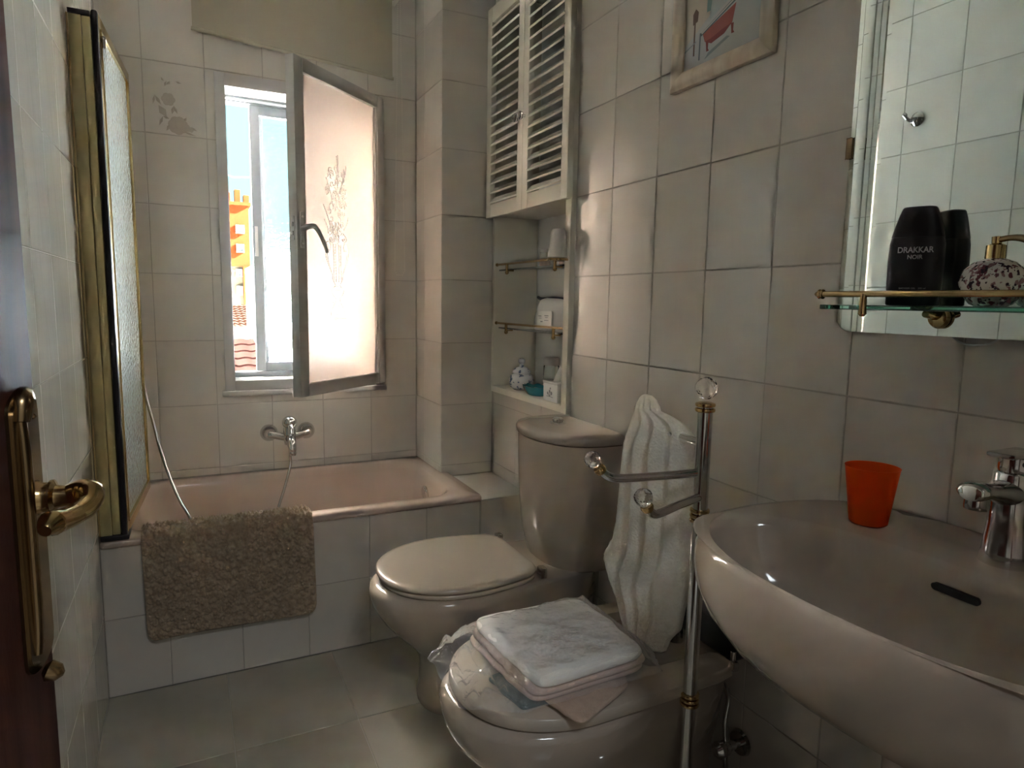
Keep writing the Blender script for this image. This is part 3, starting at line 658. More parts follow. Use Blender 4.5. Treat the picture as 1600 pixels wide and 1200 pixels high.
# items on the bottom board
sj = thing('sugar_jar', (1.40, -.50, B_), 'blue and white porcelain lidded jar at the left end of the niche floor', 'jar')
MB().lathe([(.030, 0), (.045, .012), (.050, .034), (.044, .055), (.034, .062), (.034, .066)], (1.405, -.495, B_), seg=28).build('body', M['blue_floral'], sj)
MB().lathe([(.037, .066), (.036, .072), (.022, .086), (.010, .090), (.008, .098), (.014, .108), (.012, .118), (.002, .122)], (1.405, -.495, B_), seg=28).build('lid', M['blue_floral'], sj)
gj = thing('glass_canister', (1.47, -.62, B_), 'tall clear glass canister with grey lid on the niche floor', 'canister')
MB().lathe([(.030, 0), (.031, .004), (.030, .10), (.028, .104)], (1.47, -.615, B_), seg=24).build('body', M['glass'], gj)
MB().lathe([(.031, .104), (.031, .128), (.026, .134), (.002, .135)], (1.47, -.615, B_), seg=24).build('lid', M['alu'], gj)
m = MB(); pr = [(.030, 0), (.040, .004), (.052, .022), (.056, .034), (.052, .034), (.046, .020), (.030, .008), (.001, .007)]
rings = []
for r, h_ in pr: rings.append([(1.385 + r * (1 + .06 * math.cos(8 * a) * (h_ > .015)) * math.cos(a) * .8, -.66 + r * (1 + .06 * math.cos(8 * a) * (h_ > .015)) * math.sin(a) * 1.25, B_ + h_ + .002 * math.cos(8 * a) * (h_ > .03)) for a in [2 * PI * i / 48 for i in range(48)]])
m.loft(rings); simple('soap_dish', m, M['teal_glaze'], (1.385, -.66, B_), 'teal glazed scalloped dish on the niche floor', 'dish', auto=1.4)
tx = thing('tissue_box', (1.40, -.81, B_), 'small white box with a grey flower motif and tissue on the niche floor', 'box')
MB().box(1.352, 1.440, -.865, -.768, B_, B_ + .062, .003).box(1.350, 1.442, -.867, -.766, B_ + .062, B_ + .070, .002).build('body', M['porcelain'], tx)
m = MB()
for k, (dy, dz) in enumerate(((-.012, .030), (.0, .036), (.013, .028), (-.004, .046))): m.sphere((1.3515, -.815 + dy, B_ + dz), .0065 - .0008 * k, 8, 5, (.08, 1, 1))
for a in range(5): m.tube([(1.3515, -.815, B_ + .018), (1.3515, -.815 + .022 * math.cos(a * .8 - .1), B_ + .018 + .02 * math.sin(a * .8))], .0010, 4)
m.build('flower_motif', M['print_grey'], tx)
m = MB(); rings = []
for k in range(7):
    t = k / 6; rings.append([(1.40 + (.030 - .014 * t) * math.cos(a) * (1 + .25 * math.sin(5 * a + t * 2)), -.825 - .010 * t + (.034 - .01 * t) * math.sin(a) * (1 + .2 * math.cos(4 * a)), B_ + .069 + .045 * t + .008 * math.sin(3 * a) * t) for a in [2 * PI * i / 30 for i in range(30)]])
m.loft(rings); m.build('tissue', M['porcelain'], tx, auto=.6)

# ------------------------------------------------------------------ toilet
TC = -1.04
tl = thing('toilet', (1.0, TC, 0), 'taupe close coupled toilet with closed lid beside the bathtub', 'toilet')
def bowl(cy, x0, rim, xmax):
    pr = [(0, .12, .118, .115), (.02, .118, .117, .115), (.05, .125, .108, .108), (.12, .125, .103, .105), (.16, .112, .110, .110), (.195, .080, .130, .120), (.23, .045, .150, .130), (.27, .012, .172, .140), (.31, -.010, .189, .148), (.345, -.018, .197, .152), (rim - .012, -.014, .197, .155), (rim - .003, .0, .190, .154), (rim, .012, .180, .148)]
    k = rim / .375; rings = []
    for z, e, bf, bb in pr:
        z_ = z * k if z < rim - .02 else z
        cx = x0 + .235; rings.append(egg(cx, cy, .235 - e, xmax - cx, bf, bb, z_, 2.15, 5, 56, xmax))
    return rings
m = MB(); m.loft(bowl(TC, .692, .378, 1.358)); m.build('bowl', M['sanitary'], tl, auto=1.2)
def lidring(cx, cy, af, ab, b, z, e=0, N=64): return egg(cx, cy, af - e, ab - e, b - e, b * .86 - e, z, 2.2, 7, N)
MB().loft([lidring(.93, TC, .226, .195, .190, .379, .003), lidring(.93, TC, .228, .195, .191, .384), lidring(.93, TC, .228, .195, .191, .390), lidring(.93, TC, .226, .195, .189, .394, .003)]).build('seat', M['lid'], tl, auto=1.0)
MB().loft([lidring(.93, TC, .236, .195, .198, .397, .006), lidring(.93, TC, .236, .195, .198, .402), lidring(.93, TC, .236, .195, .198, .408), lidring(.93, TC, .236, .195, .198, .413, .006), lidring(.93, TC, .236, .195, .198, .4145, .02)]).build('lid', M['lid'], tl, auto=1.0)
for y in (TC - .145, TC + .150): MB().box(1.122, 1.142, y - .014, y + .014, .380, .412, .003).build('hinge', M['chrome'], tl)
def tank(w_, d_, z, xb=1.360, N=40, n=2.5, cy=-1.045):
    out = []
    for i in range(N + 1):
        a = -PI / 2 + PI * i / N; c, s_ = math.cos(a), math.sin(a); R = (abs(c) ** n + abs(s_) ** n) ** (-1 / n)
        out.append((xb - .035 - (d_ - .035) * c * R, cy + w_ * s_ * R, z))
    out += [(xb, cy + w_, z), (xb, cy - w_, z)]; return out
MB().loft([tank(.155, .165, .372), tank(.160, .172, .380), tank(.172, .190, .45), tank(.186, .200, .56), tank(.192, .205, .68), tank(.194, .206, .757)]).build('tank', M['sanitary'], tl, auto=1.0)
MB().loft([tank(.196, .207, .760), tank(.199, .211, .763), tank(.200, .212, .778), tank(.196, .207, .786), tank(.17, .18, .7905), tank(.10, .12, .7925)]).build('tank_lid', M['sanitary'], tl, auto=1.0)
MB().lathe([(.023, 0), (.024, .006), (.020, .009), (.017, .010), (.017, .018), (.014, .021), (.002, .0215)], (1.262, -1.03, .789), seg=24).build('flush_button', M['chrome'], tl)

# ------------------------------------------------------------------ bidet
BC = -1.605
bd = thing('bidet', (1.0, BC, 0), 'taupe bidet with a notched lid, nearer than the toilet and under the folded towels', 'bidet')
m = MB(); r_ = bowl(BC, .700, .365, 1.345)
inner = [egg(1.09, BC, .20, .215, .115, .13, z, 2.2, 4, 56) for z in (.365, .355)] + [egg(1.09, BC, .18, .20, .10, .12, .30, 2.2, 4, 56), egg(1.09, BC, .12, .14, .07, .07, .25, 2.2, 3, 56)]
m.loft(r_ + inner); m.build('bowl', M['sanitary'], bd, auto=1.2)
def bl_out():
    pts = []
    for i in range(49):
        a = PI / 2 + PI * i / 48; c, s_ = math.cos(a), math.sin(a); R = (abs(c / .23) ** 2.2 + abs(s_ / .192) ** 2.2) ** (-1 / 2.2)
        pts.append((.935 + R * c, BC + R * s_))
    # from the far side, round the front, to the near side; then the near arm, the notch and the far arm
    pts += [(1.10, BC - .190), (1.24, BC - .183), (1.272, BC - .176), (1.288, BC - .160), (1.288, BC - .128), (1.275, BC - .115), (1.13, BC - .112), (1.11, BC - .105), (1.10, BC - .09), (1.10, BC + .115), (1.11, BC + .130), (1.13, BC + .135), (1.27, BC + .135), (1.288, BC + .15), (1.285, BC + .172), (1.24, BC + .182), (1.10, BC + .190)]
    return pts
P_ = bl_out(); cx_, cy_ = .98, BC
def shr(P, k): return [(cx_ + (x - cx_) * (1 - k) , cy_ + (y - cy_) * (1 - k)) for x, y in P]
MB().loft([[(x, y, z) for x, y in shr(P_, k)] for z, k in ((.368, .012), (.372, .0), (.386, .0), (.392, .008), (.394, .022))]).build('lid', M['lid'], bd, auto=1.0)
MB().box(1.288, 1.305, BC - .165, BC - .135, .367, .388, .003).lathe([(.006, 0), (.006, .02)], (1.30, BC - .15, .388), (0, 0, 1), 12).build('hinge', M['chrome'], bd)
MB().lathe([(.016, 0), (.016, .02), (.020, .024), (.019, .040), (.006, .046)], (1.215, -1.497, .366), seg=18).sphere((1.215, -1.497, .418), .011, 14, 10).build('tap_knob', M['chrome'], bd)
MB().lathe([(.020, 0), (.016, .03), (.014, .045)], (1.27, -1.60, .366), seg=18).tube([(1.27, -1.60, .40), (1.25, -1.60, .42), (1.20, -1.60, .405)], .010, 12, 4).build('spout', M['chrome'], bd)
m = MB()
for k, (x0, x1, y0, y1, h_) in enumerate(((1.310, 1.362, -1.745, -1.56, .080),)): m.box(x0, x1, y0, y1, .3685, .368 + h_, .012)
simple('wash_bag', m, M['dark'], (1.335, -1.65, .368), 'black wash bag at the wall on the back of the bidet', 'bag')
vl = thing('angle_valve', (1.35, -1.385, .42), 'chrome angle valve on the wall between toilet and bidet', 'valve')
MB().lathe([(.022, 0), (.020, .006), (.008, .008), (.008, .04)], (1.3615, -1.385, .42), (-1, 0, 0), 16).build('escutcheon', M['chrome'], vl)
MB().sphere((1.318, -1.385, .42), .014, 14, 10).lathe([(.012, 0), (.013, .016), (.004, .018)], (1.318, -1.385, .432), (0, 0, 1), 12).build('knob', M['chrome'], vl)
v2 = thing('angle_valve', (1.34, -1.72, .165), 'dark chrome angle valve with hose low on the wall under the basin', 'valve')
MB().lathe([(.030, 0), (.027, .008), (.010, .010), (.010, .045)], (1.3615, -1.735, .16), (-1, 0, 0), 20).build('escutcheon', M['chrome'], v2)
MB().sphere((1.312, -1.735, .16), .017, 14, 10).lathe([(.018, 0), (.020, .012), (.012, .022), (.003, .023)], (1.305, -1.735, .16), (-1, 0, 0), 8).build('knob', M['chrome'], v2)
MB().tube([(1.315, -1.735, .17), (1.315, -1.73, .23), (1.33, -1.72, .27), (1.34, -1.68, .30)], .006, 8, 6).tube([(1.315, -1.735, .15), (1.32, -1.74, .08), (1.34, -1.75, .012)], .006, 8, 5).build('hose', M['chrome'], v2, auto=3)

# ------------------------------------------------------------------ folded towels in their bag on the bidet
def folded(name, quad, z0, z1, mat, lab, seed, grp=None, wav=.004, layers=1):
    """a rounded folded cloth filling a quad footprint"""
    N = 26; rs = random.Random(seed); A, B, Cc, D = [Vector((*q, 0)) for q in quad]; m = MB()
    L = []
    def pt(u, v): return (A * (1 - u) + B * u) * (1 - v) + (D * (1 - u) + Cc * u) * v
    for k in range(layers):
        a0 = z0 + (z1 - z0) * k / layers; a1 = z0 + (z1 - z0) * (k + 1) / layers; rings = []
        for t in range(9):
            h_ = t / 8; e = 1 - .035 * (1 - math.sqrt(max(0, 1 - (2 * h_ - 1) ** 2))) - .008 * k
            ring = []
            for i in range(4 * N):
                s_, q = divmod(i, N); f_ = q / N
                u, v = ((f_, 0), (1, f_), (1 - f_, 1), (0, 1 - f_))[s_]
                r_ = .10; uu, vv = u - .5, v - .5
                # rounded corners
                rr = (abs(uu * 2) ** 9 + abs(vv * 2) ** 9) ** (1 / 9); uu, vv = uu / rr * e, vv / rr * e
                p_ = pt(uu + .5, vv + .5); nz = noise.noise(Vector((p_.x * 14, p_.y * 14, seed + k)))
                ring.append((p_.x + .004 * noise.noise(Vector((p_.x * 30, p_.y * 30, k * 3 + h_))), p_.y, a0 + (a1 - a0) * h_ + wav * nz * (.3 + h_)))
            rings.append(ring)
        top = rings[-1]; c = sum((Vector(p_) for p_ in top), Vector()) / len(top)
        for sc_ in (.9, .7, .5, .3, .1):
            rings.append([tuple((lambda P: (P.x, P.y, P.z + wav * 1.3 * noise.noise(Vector((P.x * 22, P.y * 22, seed + 9))) + (1 - sc_) * .004))(Vector(p_).lerp(c, 1 - sc_))) for p_ in top])
        m.loft(rings)
    o = m.build(name, mat, auto=1.5); c = sum((Vector((*q, 0)) for q in quad), Vector()) / 4; origin_to(o, (c.x, c.y, z0))
    return tag(o, lab, 'towel', grp)
LZ = .3945
folded('cloth', [(.772, -1.61), (.86, -1.60), (.86, -1.735), (.788, -1.735)], LZ, LZ + .008, M['cloth_teal'], 'dark teal cloth peeking out under the bagged towels', 3, wav=.001)
folded('face_towel', [(.80, -1.50), (1.06, -1.50), (1.02, -1.765), (.855, -1.835)], LZ + .008, LZ + .018, M['towel_beige'], 'beige face towel with its corner hanging out under the stack', 5, wav=.002)
folded('hand_towel', [(.775, -1.475), (1.085, -1.49), (1.075, -1.745), (.80, -1.755)], LZ + .020, LZ + .034, M['towel_pink'], 'pink folded towel at the bottom of the bagged stack', 8, wav=.002, layers=1)
folded('hand_towel', [(.782, -1.475), (1.080, -1.49), (1.078, -1.750), (.80, -1.762)], LZ + .0355, LZ + .048, M['towel_pink'], 'pink folded towel in the middle of the bagged stack', 11, wav=.002)
folded('bath_towel', [(.790, -1.472), (1.070, -1.485), (1.070, -1.748), (.812, -1.765)], LZ + .0495, LZ + .068, M['towel_pale'], 'pale folded towel on top of the bagged stack', 14, wav=.003)
# the bag
m = MB(); nx, ny = 90, 60; grid = []
ztop = LZ + .0745
def bagz(x, y):
    # top follows the stack; crumpled and falling to the left end
    t = max(0, min(1, (x - .765) / .05)); t = t * t * (3 - 2 * t)
    z = (LZ + .028) * (1 - t) + ztop * t
    cr = abs(noise.noise(Vector((x * 26, y * 18, 1.3)))) * .055 + abs(noise.noise(Vector((x * 60, y * 50, 4)))) * .020
    return z + cr * (1 - t) + (.004 * noise.noise(Vector((x * 30, y * 24, 9))) + .002 * abs(noise.noise(Vector((x * 90, y * 60, 2))))) * t
for j in range(ny + 1):
    v = j / ny; row = []; rowb = []
    for i in range(nx + 1):
        u = i / nx; x = .672 + (1.098 - .672) * u
        pin = 1 - .40 * (1 - min(1, u / .26)) ** 1.4
        yc = -1.615; y = yc + (v - .5) * .305 * pin + .012 * noise.noise(Vector((x * 25, v * 3, 7)))
        ed = min(min(v, 1 - v) * 9, (1 - u) * 14, u * 10 + .15); k = math.sin(min(1, ed) * PI / 2)
        zt = bagz(x, y); zb = LZ + .022 + .012 * abs(noise.noise(Vector((x * 30, y * 20, 5)))) * (1 - min(1, u / .3))
        z = zb + (zt - zb) * k
        row.append((x, y, z)); rowb.append((x, y, zb - .0015 if 0 < i < nx and 0 < j < ny else zb - .0002))
    grid.append(row)
m.loft(grid, False, False, False)
bg_ = m.build('plastic_bag', M['film'], auto=.5); tag(origin_to(bg_, (.9, -1.61, LZ)), 'clear crumpled plastic bag around the folded towels on the bidet', 'bag')

# ------------------------------------------------------------------ towel stand
PX, PY = 1.14, -1.80
st = thing('towel_stand', (PX, PY, 0), 'chrome towel stand with swing arms, crystal balls and brass rings', 'towel stand')
m = MB(); m.lathe([(.0125, .02), (.0125, .366)], (PX, PY, 0), seg=24); m.lathe([(.0145, .37), (.0145, .755)], (PX, PY, 0), seg=24); m.lathe([(.0148, .755), (.0148, .968)], (PX, PY, 0), seg=24)
m.build('pole', M['chrome'], st)
MB().lathe([(.072, 0), (.072, .008), (.066, .014), (.03, .02), (.018, .03), (.014, .05)], (PX, PY, .0), seg=40).build('foot', M['chrome'], st)
for z in (.366, .752, .972):
    r = MB()
    for k in range(3 if z < .9 else 2):
        r.lathe([(.013, 0), (.0185, .002), (.0195, .005), (.0185, .008), (.013, .010)], (PX, PY, z - .015 + k * .010), seg=24)
    r.build('ring', M['brass'], st, label='triple brass ring' if z < .9 else 'double brass ring')
def ball(o, r, parent, ax=(0, 0, 1)):
    bm = bmesh.new(); bmesh.ops.create_icosphere(bm, subdivisions=3, radius=r)
    for v in bm.verts: v.co = v.co * (1 + .035 * math.sin(v.co.x * 400) * math.cos(v.co.z * 300)); v.co += Vector(o)
    return MB().bm(bm).build('crystal_ball', M['crystal'], parent, sm=False)
ball((PX, PY, 1.004), .0215, st)
def arm(pts, bp, r=.0085):
    a = MB().tube(pts, r, 14, 6).build('arm', M['chrome'], st)
    MB().lathe([(.010, -.006), (.012, 0), (.011, .006)], pts[-1], Vector(bp) - Vector(pts[-1]), 14).build('collar', M['brass'], a)
    ball(bp, .0165, a); return a
arm([(PX - .01, PY + .003, .838), (1.06, -1.781, .835), (.985, -1.758, .832), (.958, -1.750, .836), (.940, -1.746, .850)], (.925, -1.742, .870))
arm([(PX - .01, PY - .004, .790), (1.06, -1.832, .793), (.985, -1.866, .796), (.962, -1.874, .803), (.950, -1.877, .815)], (.939, -1.880, .834))
arm([(PX, PY + .01, .895), (1.148, -1.70, .895), (1.155, -1.625, .895), (1.158, -1.600, .899), (1.160, -1.588, .910)], (1.161, -1.575, .928))

# hanging towel over the third arm
LT = [(.965, -1.600), (.960, -1.588), (.948, -1.578), (.925, -1.567), (.883, -1.545), (.841, -1.528), (.778, -1.520), (.665, -1.508), (.600, -1.490), (.545, -1.452), (.502, -1.480), (.472, -1.511), (.436, -1.539), (.405, -1.565)]
RT = [(.965, -1.622), (.960, -1.636), (.948, -1.648), (.934, -1.655), (.928, -1.70), (.918, -1.735), (.900, -1.762), (.78, -1.768), (.601, -1.765), (.478, -1.738), (.44, -1.705), (.405, -1.690)]
def interp(P, z):
    for a, b_ in zip(P, P[1:]):
        if b_[0] <= z <= a[0]: k = (a[0] - z) / (a[0] - b_[0]); return a[1] * (1 - k) + b_[1] * k
    return P[-1][1] if z < P[-1][0] else P[0][1]
zs = [.965, .962, .958, .952, .944] + [.935 - .0062 * k for k in range(86)]
NU = 110; rings = []
for z in zs:
    yl, yr = interp(LT, z), interp(RT, z); ring = []; t = (.965 - z) / .56
    x0 = 1.150 + .012 * t
    for side in (0, 1):
        for i in range(NU):
            u = i / (NU - 1); u = u if side == 0 else 1 - u
            y = yl + (yr - yl) * u
            w_ = abs(yr - yl)
            fold = 0
            for c0, c1, wd, am in ((.13, .12, .085, .026), (.34, .40, .065, .030), (.56, .62, .07, .028), (.80, .80, .06, .022)):
                cc = c0 + (c1 - c0) * t + .009 * math.sin(t * 7 + c0 * 9); q = (u - cc) / wd; fold += am * math.exp(-q * q)
            amp = min(1, (t + .02) * 5) * min(1, w_ / .12)
            edge = math.sin(PI * min(1, max(0, u))) ** .35
            if t > .55 and u > .70: fold += .010 * min(1, (t - .55) * 8)
            f_ = (.010 + fold * amp) * edge + .0018 * noise.noise(Vector((y * 90, z * 90, side)))
            low = max(0, .55 * (t - .8))
            ring.append((x0 - f_ if side == 0 else x0 + .012 * edge * min(1, t * 8 + .3) + .3 * fold * amp, y, z - (.02 * math.sin(u * 9) * max(0, t - .9) * 3 if t > .9 else 0)))
    rings.append(ring)
tw = MB().loft(rings).build('hanging_towel', M['towel_cream'], auto=3)
tag(origin_to(tw, (1.155, -1.6, .90)), 'cream terry towel hanging in folds over the arm of the towel stand', 'towel')

# ------------------------------------------------------------------ basin
BY = -2.25
ba = thing('basin', (1.2, BY, 0), 'taupe pedestal basin with wide rounded rim on the right wall', 'basin')
def bo(s_, z, cx=1.13, xm=1.3615, k=1.0): return egg(cx, BY, .235 * s_, .234 * s_ * k, .318 * s_, .318 * s_, z, 2.35, 5, 96, xm)
def bi(s_, z, dx=0): return egg(1.035 + dx, BY, .127 * s_, .145 * s_, .286 * s_, .25 * s_, z, 2.2, 2.6, 96)
rings = [bo(.36, .585, 1.235), bo(.60, .602, 1.20), bo(.80, .628, 1.17), bo(.93, .662, 1.15), bo(1.005, .699, 1.14), bo(1.045, .735, 1.135), bo(1.058, .764, 1.135), bo(1.05, .787, 1.133), bo(1.03, .802, 1.132), bo(1.01, .811, 1.131), bo(.975, .8135, 1.131),
         bi(1.08, .8125), bi(1.03, .811), bi(1.0, .806), bi(.975, .795), bi(.95, .77), bi(.90, .735), bi(.80, .70), bi(.62, .675), bi(.38, .663), bi(.14, .659)]
MB().loft(rings).build('bowl', M['sanitary'], ba, auto=1.2)
MB().loft([egg(1.25, BY, .10, .10, .095, .095, z, 2.2, 4, 40, 1.358) if z > .1 else egg(1.24, BY, .13, .115, .12, .11, z, 2.2, 4, 40, 1.358) for z in (0, .03, .12, .3, .5, .60)]).build('pedestal', M['sanitary'], ba, auto=1.0)
# overflow slot in the back of the bowl
m = MB(); c0 = Vector((1.1735, BY - .012, .780))
ring = []
for i in range(28):
    a = 2 * PI * i / 28; yy = (.026 if math.cos(a) > 0 else -.026) + .0055 * math.cos(a); ring.append((yy, .0055 * math.sin(a)))
m.loft([[(c0.x + dx + .2 * z * -1, c0.y + y, c0.z + z) for y, z in ring] for dx in (-.004, .004)]); m.build('overflow_slot', M['dark'], ba, sm=False, label='dark overflow slot')
MB().lathe([(.022, 0), (.024, .002), (.018, .004), (.006, .003)], (1.035, BY, .6595), seg=24).build('drain', M['chrome'], ba)
# mixer on the basin
fx = thing('basin_mixer', (1.262, -2.272, .812), 'chrome single lever mixer tap standing on the basin', 'tap')
m = MB()
m.loft([[(1.262 + rx * math.cos(a) - off, -2.272 + ry * math.sin(a), z) for a in [2 * PI * i / 32 for i in range(32)]] for z, rx, ry, off in ((.812, .030, .031, 0), (.815, .031, .032, 0), (.83, .028, .029, 0), (.87, .023, .025, .002), (.905, .022, .024, .004), (.925, .023, .025, .002), (.940, .024, .025, 0), (.946, .019, .020, 0))])
m.loft([[(x, -2.272 + w_ * math.cos(a), z + h_ * math.sin(a)) for a in [2 * PI * i / 24 for i in range(24)]] for x, z, w_, h_ in ((1.262, .913, .022, .022), (1.238, .916, .022, .017), (1.208, .921, .021, .013), (1.182, .926, .021, .012), (1.166, .925, .020, .012), (1.161, .923, .014, .009))])
m.build('body', M['chrome'], fx, auto=.9)
MB().lathe([(.0145, 0), (.0150, .004), (.0145, .016), (.010, .017)], (1.180, -2.272, .9010), (0, 0, 1), 24).build('aerator', M['chrome'], fx)
m = MB(); m.lathe([(.021, .0), (.022, .004), (.0215, .020), (.018, .022)], (1.262, -2.272, .944), (0, 0, 1), 28)
m.box(1.222, 1.292, -2.290, -2.254, .965, .972, .003); m.build('lever', M['chrome'], fx)
MB().sphere((1.262 - .012, -2.272 - .0175, .957), .004, 10, 8).build('index_button', M['dark'], fx)
# orange beaker
m = MB(); m.loft([[(1.238 + r * math.cos(a), -2.083 + r * math.sin(a), .8142 + h_) for a in [2 * PI * i / 40 for i in range(40)]] for r, h_ in ((.026, 0), (.0285, .002), (.0400, .092), (.0408, .0935), (.0395, .0935), (.0272, .004), (.005, .0035))])
simple('beaker', m, M['orange'], (1.238, -2.083, .8142), 'bright orange translucent plastic beaker on the basin rim', 'beaker')

# ------------------------------------------------------------------ mirror
MY0, MY1, MZ0, MZ1 = -2.62, -1.905, 1.118, 1.98
mi = thing('mirror', (1.355, -2.26, 1.118), 'frameless wall mirror with grooved side bevels above the basin', 'mirror')
m = MB(); xs = 1.352; r = .030
prof = [(0, .0035), (.003, .0003), (.012, .0), (.022, .0), (.032, .0016), (.035, .0003), (.043, .0016), (.046, .0003), (.054, .0016), (.058, .0003), (.066, .0), (.075, .0)]
def zb(dy): return MZ0 + (r - math.sqrt(max(0, r * r - (r - dy) ** 2)) if dy < r else 0)
cols = []
for dy, dx in prof:
    cols.append([(xs + dx, MY1 - dy, zb(dy)), (xs + dx, MY1 - dy, MZ1)])
for dy, dx in prof[::-1]: cols.append([(xs + dx, MY0 + dy, zb(dy)), (xs + dx, MY0 + dy, MZ1)])
m.loft(cols, False, False, False)
extra = MB()
m.build('mirror_glass', M['mirror'], mi, sm=False)
bk = []
for dy in [0, .002, .005, .01, .016, .022, .03]: bk.append((MY1 - dy, zb(dy)))
poly = bk + [(MY0 + .03, MZ0)] + [(MY0 + dy, zb(dy)) for dy in (.022, .016, .01, .005, .002, 0)] + [(MY0, MZ1), (MY1, MZ1)]
MB().loft([[(1.3555, y, z) for y, z in poly], [(1.3612, y, z) for y, z in poly]]).build('backing', M['glass_green'], mi, sm=False, label='green glass edge')
MB().box(1.349, 1.3612, -1.9025, -1.9085 - .004, 1.432, 1.468, .001).build('clip', M['old_brass'], mi)
MB().lathe([(.006, 0), (.006, .002), (.002, .0035)], (1.352, -2.098, 1.141), (-1, 0, 0), 16).build('screw', M['brass'], mi)

tag(origin_to(MB().tube([(1.3585, -2.115, 1.119), (1.3585, -2.128, 1.110), (1.3585, -2.150, 1.1065), (1.3585, -2.172, 1.110), (1.3585, -2.185, 1.119)], .0016, 8, 5).build('cable', M['porcelain']), (1.3585, -2.15, 1.12)), 'thin white cable loop just under the mirror', 'cable')

# glass shelf in front of it
gs = thing('glass_shelf', (1.30, -2.25, 1.155), 'long green edged glass shelf with brass gallery rail in front of the mirror', 'shelf')
MB().box(1.232, 1.335, -2.60, -1.965, 1.1585, 1.1665, .0012).build('glass', M['glass_green'], gs)
m = MB().tube([(1.232, -1.970, 1.184), (1.232, -2.60, 1.184)], .0052, 14)
m.lathe([(.006, 0), (.0085, .002), (.006, .005), (.0085, .008), (.005, .011), (.0045, .014), (.0015, .018)], (1.232, -1.972, 1.184), (0, 1, 0), 14)
m.build('rail', M['brass'], gs)
for y in (-2.048, -2.52):
    MB().lathe([(.0045, 0), (.0055, -.012), (.006, -.026), (.0065, -.032), (.003, -.036)], (1.230, y, 1.184), seg=14).build('rail_post', M['brass'], gs)
for y in (-2.10, -2.45):
    MB().tube([(1.351, y, 1.150), (1.33, y, 1.150), (1.31, y, 1.154)], .006, 10).lathe([(.017, 0), (.018, .004), (.015, .010), (.006, .013)], (1.3505, y, 1.148), (-1, 0, 0), 22).build('wall_bracket', M['brass'], gs)

# black bottle with lettering
bt = thing('shower_gel_bottle', (1.311, -2.076, 1.1668), 'matt black bottle with white lettering DRAKKAR NOIR on the glass shelf', 'bottle')
ang = math.radians(-52)   # faces the room, a little towards the door
nb = Vector((math.cos(math.radians(180 + 27)), math.sin(math.radians(180 + 27)), 0)); tbv = Vector((-nb.y, nb.x, 0))
def bring(w_, d_, h_, n=3.2):
    out = []
    for i in range(48):
        a = 2 * PI * i / 48; c, s_ = math.cos(a), math.sin(a); R = (abs(c) ** n + abs(s_) ** n) ** (-1 / n)
        p_ = Vector((1.311, -2.076, 1.1668 + h_)) + tbv * (w_ * c * R) + nb * (d_ * s_ * R); out.append(tuple(p_))
    return out
pr = [(.036, .017, 0), (.038, .019, .002), (.0385, .020, .03), (.0395, .0205, .07), (.0385, .020, .098), (.0365, .0192, .108)]
MB().loft([bring(*q) for q in pr]).build('body', M['black_plastic'], bt, auto=1)
pr = [(.0362, .0190, .1083), (.0368, .0192, .109), (.034, .018, .122), (.028, .016, .143), (.0245, .0145, .153), (.0225, .0135, .1555), (.018, .010, .1565)]
MB().loft([bring(*q) for q in pr]).build('cap', M['black_plastic'], bt, auto=1)
def text(s_, size, mat, parent, P, xdir, zdir, name='lettering', sx=1, shear=0, off=.0, ext=.0002):
    cu = bpy.data.curves.new('t', 'FONT'); cu.body = s_; cu.size = size; cu.align_x = 'CENTER'; cu.extrude = ext; cu.shear = shear; cu.offset = off
    to = bpy.data.objects.new('t', cu); C.objects.link(to)
    dg = bpy.context.evaluated_depsgraph_get(); me = bpy.data.meshes.new_from_object(to.evaluated_get(dg)); bpy.data.objects.remove(to)
    xd = Vector(xdir).normalized(); zd = Vector(zdir).normalized(); nd = xd.cross(zd); base = wloc(parent)
    for v in me.vertices: q = v.co.copy(); v.co = Vector(P) - base + xd * q.x * sx + zd * q.y + nd * q.z
    me.materials.clear(); me.materials.append(mat); me.name = name
    o = bpy.data.objects.new(name, me); C.objects.link(o); o.parent = parent; return o
fc = Vector((1.311, -2.076, 1.1668)) + nb * .0211 + tbv * .006 * 0
xd = Vector((0, 0, 1)).cross(nb) * 1
text('DRAKKAR', .0125, M['white_print'], bt, fc + Vector((0, 0, .0835)), xd, (0, 0, 1), sx=.86, off=.00025)
text('NOIR', .0090, M['white_print'], bt, fc + Vector((0, 0, .0735)), xd, (0, 0, 1), sx=.95, off=.0002)
text('SHOWER GEL   200 ml', .0038, M['grey_print'], bt, fc + Vector((0, 0, .026)), xd, (0, 0, 1))

# perfume atomiser
pf = thing('perfume_atomiser', (1.288, -2.205, 1.1668), 'round floral perfume atomiser with gilt collar and bulb tube on the glass shelf', 'perfume')
MB().lathe([(.020, 0), (.026, .003), (.037, .018), (.0415, .034), (.038, .050), (.026, .062), (.014, .067), (.010, .068)], (1.288, -2.205, 1.1668), seg=36).build('flask', M['floral'], pf, auto=1)
MB().lathe([(.012, .066), (.0125, .069), (.012, .086), (.008, .088), (.006, .089), (.0065, .098), (.003, .099)], (1.288, -2.205, 1.1668), seg=24).build('collar', M['gold'], pf)
m = MB().tube([(1.288, -2.205, 1.260), (1.286, -2.225, 1.262), (1.283, -2.245, 1.258), (1.278, -2.262, 1.246), (1.272, -2.275, 1.228), (1.268, -2.282, 1.205)], [.0042, .0042, .0055, .0065, .007, .008], 12, 6)
m.build('tube', M['old_brass'], pf)
MB().sphere((1.268, -2.288, 1.1885), .0195, 18, 12, (1, 1, 1.05)).build('bulb', M['towel_beige'], pf)

